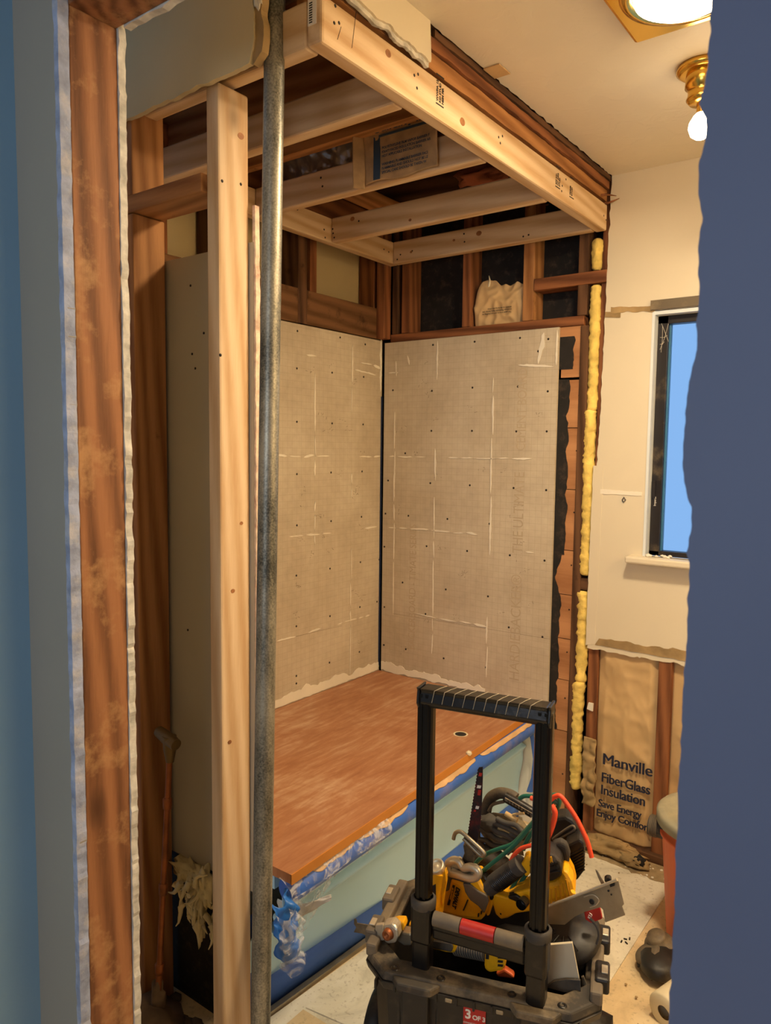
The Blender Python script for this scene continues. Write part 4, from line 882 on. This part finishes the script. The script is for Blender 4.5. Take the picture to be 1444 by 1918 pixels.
gr = empty('angle_grinder', V(935, 1715, 1.42), 'yellow grinder with a black ribbed handle slanting up to the right', 'grinder'); Y = 1.42
hp = c6([(420, 770), (470, 725), (560, 660), (640, 605)])
pt(hp, Y, [.017, .020, .0205, .017]*1 if False else .0195, rubber, 'handle', gr, 18)
a_, b_ = V(*hp[0], Y), V(*hp[-1], Y)
for k in range(15):
    t = .22+k*.042; q = a_.lerp(b_, t); MB().lathe(q, [(.0195, -.0016), (.0209, 0), (.0195, .0016)], b_-a_, 18).build('grip_ridge', blackc, gr)
trace('guard_bracket', c6([(352, 700), (385, 690), (410, 720), (452, 835), (440, 860), (420, 850), (365, 750)]), Y-.012, .03, blackc, gr, .004)
trace('yoke', c6([(612, 612), (650, 600), (658, 560), (690, 548), (705, 600), (695, 680), (665, 700), (650, 660), (620, 640)]), Y-.002, .03, yel, gr, .004)
trace('yoke', c6([(300, 720), (350, 690), (352, 740), (395, 820), (400, 850), (360, 800)]), Y-.002, .03, yel, gr, .004)
trace('motor_housing', c6([(430, 795), (470, 815), (540, 835), (600, 800), (700, 775), (700, 930), (600, 945), (545, 975), (500, 985), (462, 950), (445, 885), (420, 960), (400, 965), (395, 900)]), Y-.008, .07, yel, gr, .010)
trace('switch_cover', c6([(545, 825), (600, 815), (650, 850), (655, 890), (600, 865), (550, 845)]), Y-.014, .02, blackc, gr, .003)
q = V(*c6([(662, 855)])[0], Y-.02); MB().lathe(q, [(.0, .004), (.006, .004), (.0075, 0), (.0105, .0), (.0115, .02)], (0, -1, 0), 20).build('spindle', blackc, gr)
q = V(*c6([(497, 945)])[0], Y-.009); MB().lathe(q, [(.0022, 0), (0, 0)], (0, -1, 0), 12).build('screw_hole', inkblack, gr)

cs = empty('circular_saw', V(1060, 1735, 1.42), 'yellow and black circular saw lying on its side with a bent steel base plate', 'saw'); Y = 1.42
trace('motor_housing', c6([(690, 700), (760, 740), (880, 720), (918, 640), (955, 675), (985, 730), (1002, 800), (990, 845), (900, 865), (810, 890), (680, 860)]), Y, .09, yel, cs, .014)
for k, (a, b, c_, d) in enumerate([(840, 775, 838, 880), (868, 765, 872, 872), (895, 752, 908, 862), (920, 735, 940, 850), (940, 712, 965, 835), (820, 780, 812, 885)]):
    P, Q = V(*c6([(a, b)])[0], Y), V(*c6([(c_, d)])[0], Y); MB().tube([P, Q], .0022, 8).build('cooling_rib', mat('yellow_shade', 'd18f08', .5) if k == 0 else bpy.data.materials['yellow_shade'], cs)
trace('end_cap', c6([(685, 600), (720, 545), (790, 530), (865, 550), (905, 610), (925, 660), (905, 705), (850, 740), (760, 750), (690, 720)]), Y-.010, .08, blackp, cs, .014)
for a, b, c_, d in [(800, 640, 890, 600), (800, 690, 905, 655), (700, 620, 760, 560)]: pt(c6([(a, b), ((a+c_)/2, (b+d)/2-8), (c_, d)]), Y-.012, .003, blackc, 'cap_rib', cs, 8)
trace('badge', c6([(795, 572), (842, 558), (850, 605), (798, 622)]), Y-.0125, .004, yel, cs, .001)
text('lettering', 'DEWALT', .013, V(*c6([(735, 612)])[0], Y-.0135), (1, 0, .25), (0, 0, 1), inkblack, cs, bold=.0006, ext=.0006)
pt(c6([(985, 800), (988, 795)]), Y-.004, .0055, yel, 'boss', cs, 14, smooth=False)
plate = [(800, 905), (900, 870), (1290, 712), (1332, 880), (1318, 895), (1340, 955), (1205, 1005), (1188, 915), (1170, 902), (1060, 935), (1000, 965), (930, 1020), (810, 1015)]
bp = trace('base_plate', c6(plate), Y-.02, .004, steel, cs, .001)
pt(c6([(800, 900), (900, 862), (1100, 785), (1285, 713)]), Y-.022, .0030, cast, 'rolled_edge', bp, 8, smooth=False)
for a, b, r in ((1112, 865, .0042), (1225, 790, .0016), (1245, 815, .0014)):
    MB().lathe(V(*c6([(a, b)])[0], Y-.0215), [(r*1.25, 0), (r, -.0006), (0, -.0006)], (0, 1, 0), 14).build('hole', inkblack, bp)
pt(c6([(1060, 830), (1120, 815), (1160, 850), (1140, 885), (1100, 900)]), Y-.0215, .0013, cast, 'pressed_ring', bp, 6)
trace('notch', c6([(1230, 735), (1265, 728), (1268, 755), (1238, 765)]), Y-.0225, .002, inkblack, bp, 0)
trace('riving_fin', c6([(1135, 645), (1150, 650), (1172, 690), (1200, 740), (1178, 748), (1155, 700)]), Y, .004, steel, cs, .001)
trace('lever', c6([(1195, 718), (1215, 705), (1240, 706), (1252, 730), (1210, 745)]), Y-.004, .02, blackc, cs, .003)
trace('red_tag', c6([(1060, 925), (1168, 900), (1186, 980), (1110, 1010), (1070, 985)]), Y+.01, .012, redp, cs, .002)
text('lettering', 'KU', .010, V(*c6([(1105, 985)])[0], Y+.008), (.3, 0, 1), (-1, 0, .3), whitelab, cs, ext=.0006)
q = V(1062, 1757, Y+.02); MB().lathe(q, [(.072, .0), (.075, -.006), (.072, -.020), (.02, -.024), (0, -.024)], (.15, .35, -.92), 40).build('blade_guard', blackp, cs)
for k in range(5):
    a = -1.2+k*.5; e1 = Vector((1, 0, .16)).normalized(); e2 = Vector((0, .93, .36)).normalized(); d = e1*math.sin(a)-e2*math.cos(a)*.9
    n_ = Vector((-.15, -.35, .92))*.026
    MB().tube([q+n_+d*.02, q+n_+d*.066], .0012, 6).build('guard_rib', blackc, cs)
pt([(1105, 1720), (1118, 1735), (1122, 1752), (1118, 1768)], Y-.03, .003, rubber, 'guard_cord', cs, 8)

ch = empty('battery_charger', V(1068, 1648, 1.52), 'black box-shaped charger with slanted vent ribs behind the circular saw', 'charger'); Y = 1.52
trace('body', c6([(935, 480), (1028, 437), (1060, 462), (1066, 560), (1063, 655), (1010, 727), (950, 700), (930, 600)]), Y, .07, blackp, ch, .008)
for k in range(8):
    t = k/7; a = (955+8*t, 560+ (130*t)); b = (1064, 495+150*t); pt(c6([a, b]), Y-.002, .0022, blackc, 'vent_rib', ch, 6, smooth=False)
trace('knob', c6([(836, 505), (850, 475), (900, 463), (945, 490), (966, 560), (955, 625), (920, 643), (885, 600), (850, 550)]), Y-.05, .035, rubber, ch, .010)
bc = empty('tool_case', V(1040, 1580, 1.57), 'dusty black tool case with a slotted carrying handle behind the charger', 'case'); Y = 1.57
trace('body', c6([(815, 330), (880, 290), (935, 285), (985, 315), (1020, 365), (1026, 445), (900, 500), (815, 520)]), Y, .06, blackp, bc, .008)
pt(c6([(850, 440), (880, 415), (960, 360), (990, 352), (995, 375), (960, 400), (870, 450), (850, 440)]), Y-.002, .003, greyp, 'slot_rim', bc, 8)
trace('slot', c6([(862, 438), (960, 368), (985, 360), (985, 376), (880, 440)]), Y-.003, .004, inkblack, bc, 0)

kp = empty('knee_pad', V(945, 1600, 1.54), 'dusty pair of black ribbed rubber pads heaped behind the saw blade', 'knee pad'); Y = 1.54
MB().blob(V(*c6([(530, 400)])[0], Y+.03), (.066, .04, .040), 3, .25).build('pad', mat('dusty_pad', '6d6049', .9, var=.3, dust=.4, dustc='a08c68', ds=12), kp)
for pts in ([(365, 330), (420, 350), (470, 390), (540, 415), (610, 470)], [(360, 370), (420, 400), (470, 440), (540, 460), (590, 500)], [(470, 300), (530, 330), (600, 345), (640, 385), (690, 400)], [(450, 330), (520, 355), (570, 380), (640, 420)], [(340, 440), (400, 450), (440, 480), (520, 500), (560, 540)], [(365, 300), (350, 360), (345, 430), (390, 500), (460, 540)], [(560, 400), (620, 430), (680, 420), (700, 380)]):
    pt(c6(pts), Y-.012, .0062, rubber, 'ridge', kp, 10)
MB().blob(V(*c6([(420, 590)])[0], Y-.01), (.05, .03, .035), 5, .3).blob(V(*c6([(420, 330)])[0], Y), (.026, .02, .020), 6, .3).build('strap_pad', rubber, kp)
nl = empty('nail_gun', V(905, 1560, 1.58), 'black tool with a curved dusty handle and slotted bar at the top of the pile', 'power tool'); Y = 1.58
pt(c6([(395, 270), (405, 215), (430, 160), (490, 128), (560, 140), (600, 165)]), Y, .0135, mat('dusty_black', '37312a', .7, dust=.35, dustc='877558'), 'curved_handle', nl, 16)
pt(c6([(415, 250), (445, 205), (520, 185)]), Y-.01, .004, greyp, 'handle_lip', nl, 8)
pt(c6([(530, 155), (620, 205), (715, 262)]), Y-.02, .0125, blackc, 'slotted_bar', nl, 14, smooth=False)
a_, b_ = V(*c6([(530, 170)])[0], Y-.034), V(*c6([(715, 277)])[0], Y-.034)
for k in range(9): MB().obox(a_.lerp(b_, (k+.5)/9), b_-a_, (0, 1, 0), (0, 0, 1), .0055, .0015, .0035).build('slot', greyp, nl)
for pts, lab in (([(530, 265), (570, 290), (610, 312)], 'thicker wooden stick lying on the black pads'), ([(580, 275), (620, 268), (655, 265)], 'thin wooden stick lying on the black pads')):
    o = pt(c6(pts), 1.50, .006 if 'thicker' in lab else .003, mat('pale_stick', 'c9a66e', .7) if 'thicker' in lab else bpy.data.materials['pale_stick'], 'wooden_stick'); tag(o, lab, 'stick')
g = empty('extension_cord', V(940, 1640, 1.5), 'dark green electrical cord looped through the tool pile', 'cord')
for pts, y in (([(318, 615), (360, 570), (420, 530), (500, 500), (580, 470), (650, 400), (730, 310)], 1.44), ([(350, 680), (420, 620), (500, 555), (600, 470), (700, 350), (740, 310)], 1.43), ([(650, 510), (680, 440), (720, 380)], 1.46), ([(560, 800), (600, 720), (660, 640)], 1.45), ([(600, 800), (640, 720), (690, 650)], 1.46), ([(640, 810), (680, 740), (700, 700)], 1.47), ([(625, 165), (660, 148), (720, 150), (800, 145), (870, 140), (895, 175), (880, 230), (850, 220), (858, 180), (885, 200)], 1.50)):
    pt(c6(pts), y, .0048, cordgr, 'strand', g, 10)
g = empty('power_cord', V(1050, 1600, 1.5), 'bright orange cord trailing over the right side of the tool pile', 'cord')
for pts, y, r in (([(700, 160), (780, 190), (830, 175), (870, 148), (905, 152), (955, 215), (1010, 300), (1050, 380), (1085, 460), (1112, 562)], 1.48, .0052), ([(840, 210), (865, 260), (850, 340), (820, 420)], 1.47, .006), ([(565, 590), (590, 545), (640, 500), (720, 478)], 1.42, .0045)):
    pt(c6(pts), y, r, cordor, 'strand', g, 10)

oz = empty('oscillating_tool', V(800, 1790, 1.27), 'yellow oscillating multi-tool with worn metal head poking over the left rim', 'multi-tool'); Y = 1.212
trace('scraper_blade', c8([(128, 1008), (150, 1012), (158, 1052), (345, 1082), (352, 1195), (300, 1205), (215, 1160), (125, 1145), (150, 1095), (128, 1060)]), Y, .003, mat('worn_blade', '6e6351', .5, metal=.5, var=.6, vs=30), oz, 0)
trace('blade_mount', c8([(352, 1072), (430, 1065), (440, 1235), (350, 1232), (335, 1190)]), Y-.006, .012, cast, oz, .002)
trace('head', c8([(425, 1070), (520, 1055), (580, 1110), (590, 1200), (560, 1265), (480, 1275), (430, 1240)]), Y-.004, .035, cast, oz, .006)
q = V(*c8([(480, 1168)])[0], Y-.008); MB().lathe(q, [(.0, -.002), (.0035, -.002), (.0045, .006), (.010, .007), (.0115, .002), (.0125, -.004)], (0, -1, 0), 22).build('clamp_hub', copper, oz)
trace('neck', c8([(575, 1120), (640, 1145), (722, 1160), (722, 1290), (650, 1290), (580, 1245)]), Y+.022, .03, steel, oz, .004)
trace('collar', c8([(500, 1055), (560, 1036), (640, 1040), (655, 1095), (640, 1135), (570, 1110), (530, 1075)]), Y+.024, .03, yel, oz, .005)
Y = 1.258
trace('body', c7([(330, 240), (440, 275), (500, 290), (560, 310), (580, 345), (570, 395), (520, 390), (440, 370), (340, 330)]), Y+.03, .045, yel, oz, .008)
trace('side_panel', c7([(440, 318), (550, 335), (560, 360), (550, 388), (445, 365)]), Y+.027, .02, rubber, oz, .004)
pa_, pb_ = V(*c7([(570, 355)])[0], Y+.05), V(*c7([(725, 385)])[0], Y+.05)
MB().tube([pa_, pb_], .0165, 18).build('grip', rubber, oz)
for k in range(13): MB().lathe(pa_.lerp(pb_, (k+.5)/13), [(.0165, -.0014), (.0179, 0), (.0165, .0014)], pb_-pa_, 18).build('grip_ridge', greyp, oz)
bt = trace('battery', c7([(722, 352), (790, 358), (825, 375), (818, 460), (800, 482), (740, 490), (712, 470), (716, 400)]), Y+.02, .05, yel, oz, .007)
for k in range(4): trace('battery_slot', c7([(782, 385+k*20), (808, 388+k*20), (806, 398+k*20), (780, 395+k*20)]), Y+.0185, .004, inkblack, bt, 0)
trace('battery_slot', c7([(722, 385), (738, 388), (736, 420), (720, 418)]), Y+.0185, .004, inkblack, bt, 0)

bx = V(1050, 1810, 1.36)
tag(trace('tile_offcut', c7([(1010, 350), (1155, 338), (1190, 520), (1120, 518), (1060, 530), (1006, 558)]), 1.345, .008, tilem, None, .001), 'plain beige tile offcut standing in the front right of the tool box', 'tile')
tag(trace('grey_disc', c7([(1020, 560), (1060, 530), (1120, 520), (1195, 525), (1198, 600), (1110, 585)]), 1.335, .006, rubber, None, .001), 'grey curved disc edge in front of the beige tile offcut', 'disc')
tag(trace('orange_handle_tool', c7([(770, 490), (815, 470), (860, 500), (865, 520), (780, 510)]), 1.35, .02, orange, None, .004), 'orange plastic handle end under the yellow battery', 'tool handle')
tag(trace('pry_bar', c7([(1200, 510), (1212, 505), (1226, 545), (1220, 600), (1200, 595)]), 1.36, .006, steel, None, .001), 'dark steel tip standing at the right corner of the tool box', 'pry bar')
# things filling the box below
for k, (x, y, z, r) in enumerate([(-.78, 1.33, .33, .06), (-.66, 1.36, .33, .07), (-.55, 1.42, .32, .07), (-.74, 1.48, .38, .07), (-.63, 1.50, .40, .06)]):
    tag(MB().blob((x, y+.04, z-.07), (r, r*.8, r*.7), k+20, .25, sub=2).build('tool_bag', blackp), ['leftmost', 'front middle', 'front right', 'rear left', 'rear right'][k]+' dark cloth bundle under the tools in the box', 'bundle')

# ------------------------------------------------------------------ floor things at the right
bk = empty('bucket', (-.468, 2.30, 0), 'orange plastic bucket with a dusty grey lid, half hidden at right', 'bucket')
MB().lathe((-.468, 2.30, 0), [(0, .004), (.128, .004), (.132, 0), (.158, .33), (.166, .335), (.166, .345), (.158, .345), (.160, .385), (.166, .39)], (0, 0, 1), 48).build('body', orange, bk)
MB().lathe((-.468, 2.30, 0), [(0, .398), (.14, .398), (.150, .404), (.170, .404), (.176, .398), (.176, .372), (.171, .372)], (0, 0, 1), 48).build('lid', mat('dusty_lid', '8f8a74', .7, dust=.4, dustc='b5a684'), bk)
q = Vector((-.640, 2.26, .335))
for k in range(6): MB().lathe(q+Vector((-.004*k+.005, 0, 0)), [(.030, -.0016), (.033, 0), (.030, .0016)], (1, .1, 0), 20).build('handle_ridge', greyp, bk)
MB().tube([q+Vector((.03, 0, 0)), q+Vector((-.018, 0, 0))], .030, 20).build('handle_boss', rubber, bk)
kn = empty('respirator', (-.575, 2.10, 0), 'black rubber mask with two round caps lying beside the slate wall', 'respirator')
c_ = V(1250, 1795, 2.08)
MB().blob((-.555, 2.09, .036), (.062, .085, .034), 2, .12).build('face_piece', blackp, kn)
MB().lathe((-.575, 2.13, .045), [(.040, 0), (.044, .010), (.040, .020), (.030, .022), (.028, .040), (.024, .046), (0, .046)], (-.25, -.3, .92), 28).build('cap', mat('scuffed_cap', '4d4237', .6, var=.3, dust=.2), kn)
MB().lathe((-.590, 2.08, .040), [(.036, 0), (.040, .008), (.036, .016), (.022, .018), (0, .018)], (-.5, -.2, .8), 28).build('cap', rubber, kn)
MB().tube([(-.53, 2.17, .02), (-.58, 2.19, .03), (-.61, 2.14, .02), (-.615, 2.06, .015)], .008, 10, squash=.5).build('strap', rubber, kn)
rl2 = MB().lathe((-.475, 1.93, .045), [(.018, -.05), (.044, -.05), (.048, -.045), (.048, .045), (.044, .05), (.018, .05)], (.35, .9, .1), 32)
tag(rl2.build('paper_roll', cream), 'cream roll lying on the floor below the black mask', 'roll')
# small bits on the floor
k = 0
for (px, py), lab in zip([(1168, 1758), (1163, 1765), (1175, 1768), (1179, 1760), (1195, 1811)], ['upper left', 'lower left', 'lower middle', 'rightmost', 'single lower']):
    p = at(px, py, 2, .006); a = random.random()*3
    tag(MB().tube([p, p+Vector((math.cos(a), math.sin(a), 0))*.010], .0022, 6).build('screw', screwm), lab+' dark screw on the floor right of the tool box', 'screw')
mb = MB()
for i in range(70):
    r = .0015+random.random()*.003; mb.blob((-1.2+random.random()*.75, 1.3+random.random()*1.25, .005+r*.3), (r, r, r*.5), i, .4, sub=1)
tag(mb.build('dust_crumbs', dirt), 'tiny crumbs scattered over the marbled floor', 'crumbs', kind='stuff')

# ------------------------------------------------------------------ lamps
l1 = empty('ceiling_lamp', (-.50, 1.655, 2.40), 'square brass ceiling lamp with a glowing round glass dome', 'lamp')
x0, x1, y0, y1 = -.637, -.337, 1.505, 1.812
MB().box(x0, x1, y0, y1, 2.418, 2.44).build('base_plate', brass, l1, .008)
c1 = Vector(((x0+x1)/2, (y0+y1)/2, 0))
MB().lathe((c1.x, c1.y, 2.418), [(.128, 0), (.124, -.006), (.108, -.008), (.101, -.002)], (0, 0, 1), 40).build('brass_ring', brass, l1)
MB().lathe((c1.x, c1.y, 2.418), [(.100, 0), (.096, -.014), (.075, -.026), (.04, -.033), (0, -.035)], (0, 0, 1), 40).build('glass_dome', emit('dome_glow', LAMP, DOME_W), l1)
l2 = empty('ceiling_spotlight', (-.545, 2.05, 2.25), 'small round brass ceiling lamp with a bare glowing bulb beneath', 'lamp')
MB().lathe((-.545, 2.05, 2.44), [(0, 0), (.062, 0), (.064, -.012), (.056, -.018), (.05, -.02), (0, -.02)], (0, 0, 1), 32).build('canopy', brass, l2)
MB().lathe((-.545, 2.05, 2.42), [(.040, 0), (.042, -.03), (.035, -.036), (.034, -.05), (.038, -.06), (.03, -.07), (0, -.07)], (0, 0, 1), 32).build('socket', brass, l2)
MB().tube([(-.545, 2.05, 2.355), (-.545, 2.05, 2.325)], .012, 12).build('stem', brass, l2)
MB().lathe((-.545, 2.05, 2.328), [(.010, 0), (.018, -.008), (.028, -.025), (.030, -.038), (.024, -.055), (.012, -.064), (0, -.066)], (0, 0, 1), 24).build('bulb', emit('bulb_glow', LAMP, BULB_W), l2)

def down_light(name, loc, size, watts, rot=(0, 0, 0)):
    l = bpy.data.lights.new(name, 'AREA'); l.shape = 'DISK'; l.size = size; l.energy = watts; l.color = LAMP
    o = bpy.data.objects.new(name, l); C.objects.link(o); o.location = loc; o.rotation_euler = rot; return o
down_light('ceiling_lamp_light', (c1.x, c1.y, 2.335), .18, DOWN_W)
# unseen lamp added behind the slate-blue wall to brighten the alcove
l3 = empty('ceiling_spotlight', (.30, 1.50, 2.25), 'added unseen lamp brightening the alcove from behind the slate-blue wall', 'lamp')
MB().lathe((.30, 1.50, 2.44), [(0, 0), (.062, 0), (.064, -.012), (.05, -.02), (.04, -.06), (0, -.06)], (0, 0, 1), 24).build('canopy', brass, l3)
MB().lathe((.30, 1.50, 2.38), [(.010, 0), (.028, -.025), (.030, -.038), (.024, -.055), (0, -.066)], (0, 0, 1), 16).build('bulb', cream, l3)
down_light('alcove_fill_light', (.30, 1.50, 2.30), .12, HIDDEN_W, (0, math.radians(-50), 0))
# repeats share a group phrase
GROUPS = {'ceiling_joist': 'new pine joists of the alcove ceiling', 'old_joist': 'old joists overhead', 'attic_board': 'dark boards overhead', 'insulation_strip': 'yellow insulation strips beside the window wall',
          'sheathing_piece': 'orange wood pieces beside the far cement board', 'cement_board': 'cement boards lining the alcove', 'kraft_faced_batt': 'kraft-faced batts under the window', 'screw': 'loose screws on the floor',
          'wall_stud': 'exposed wall studs', 'wooden_stick': 'sticks on the black pads', 'wood_splinter': 'splinters at the beam end', 'tool_bag': 'dark bundles in the tool box', 'door_jamb_stud': 'studs of the doorway opening'}
for o in list(bpy.data.objects):
    b_ = o.name.split('.')[0]
    if o.parent is None and b_ in GROUPS and o.get('category'): o['group'] = GROUPS[b_]
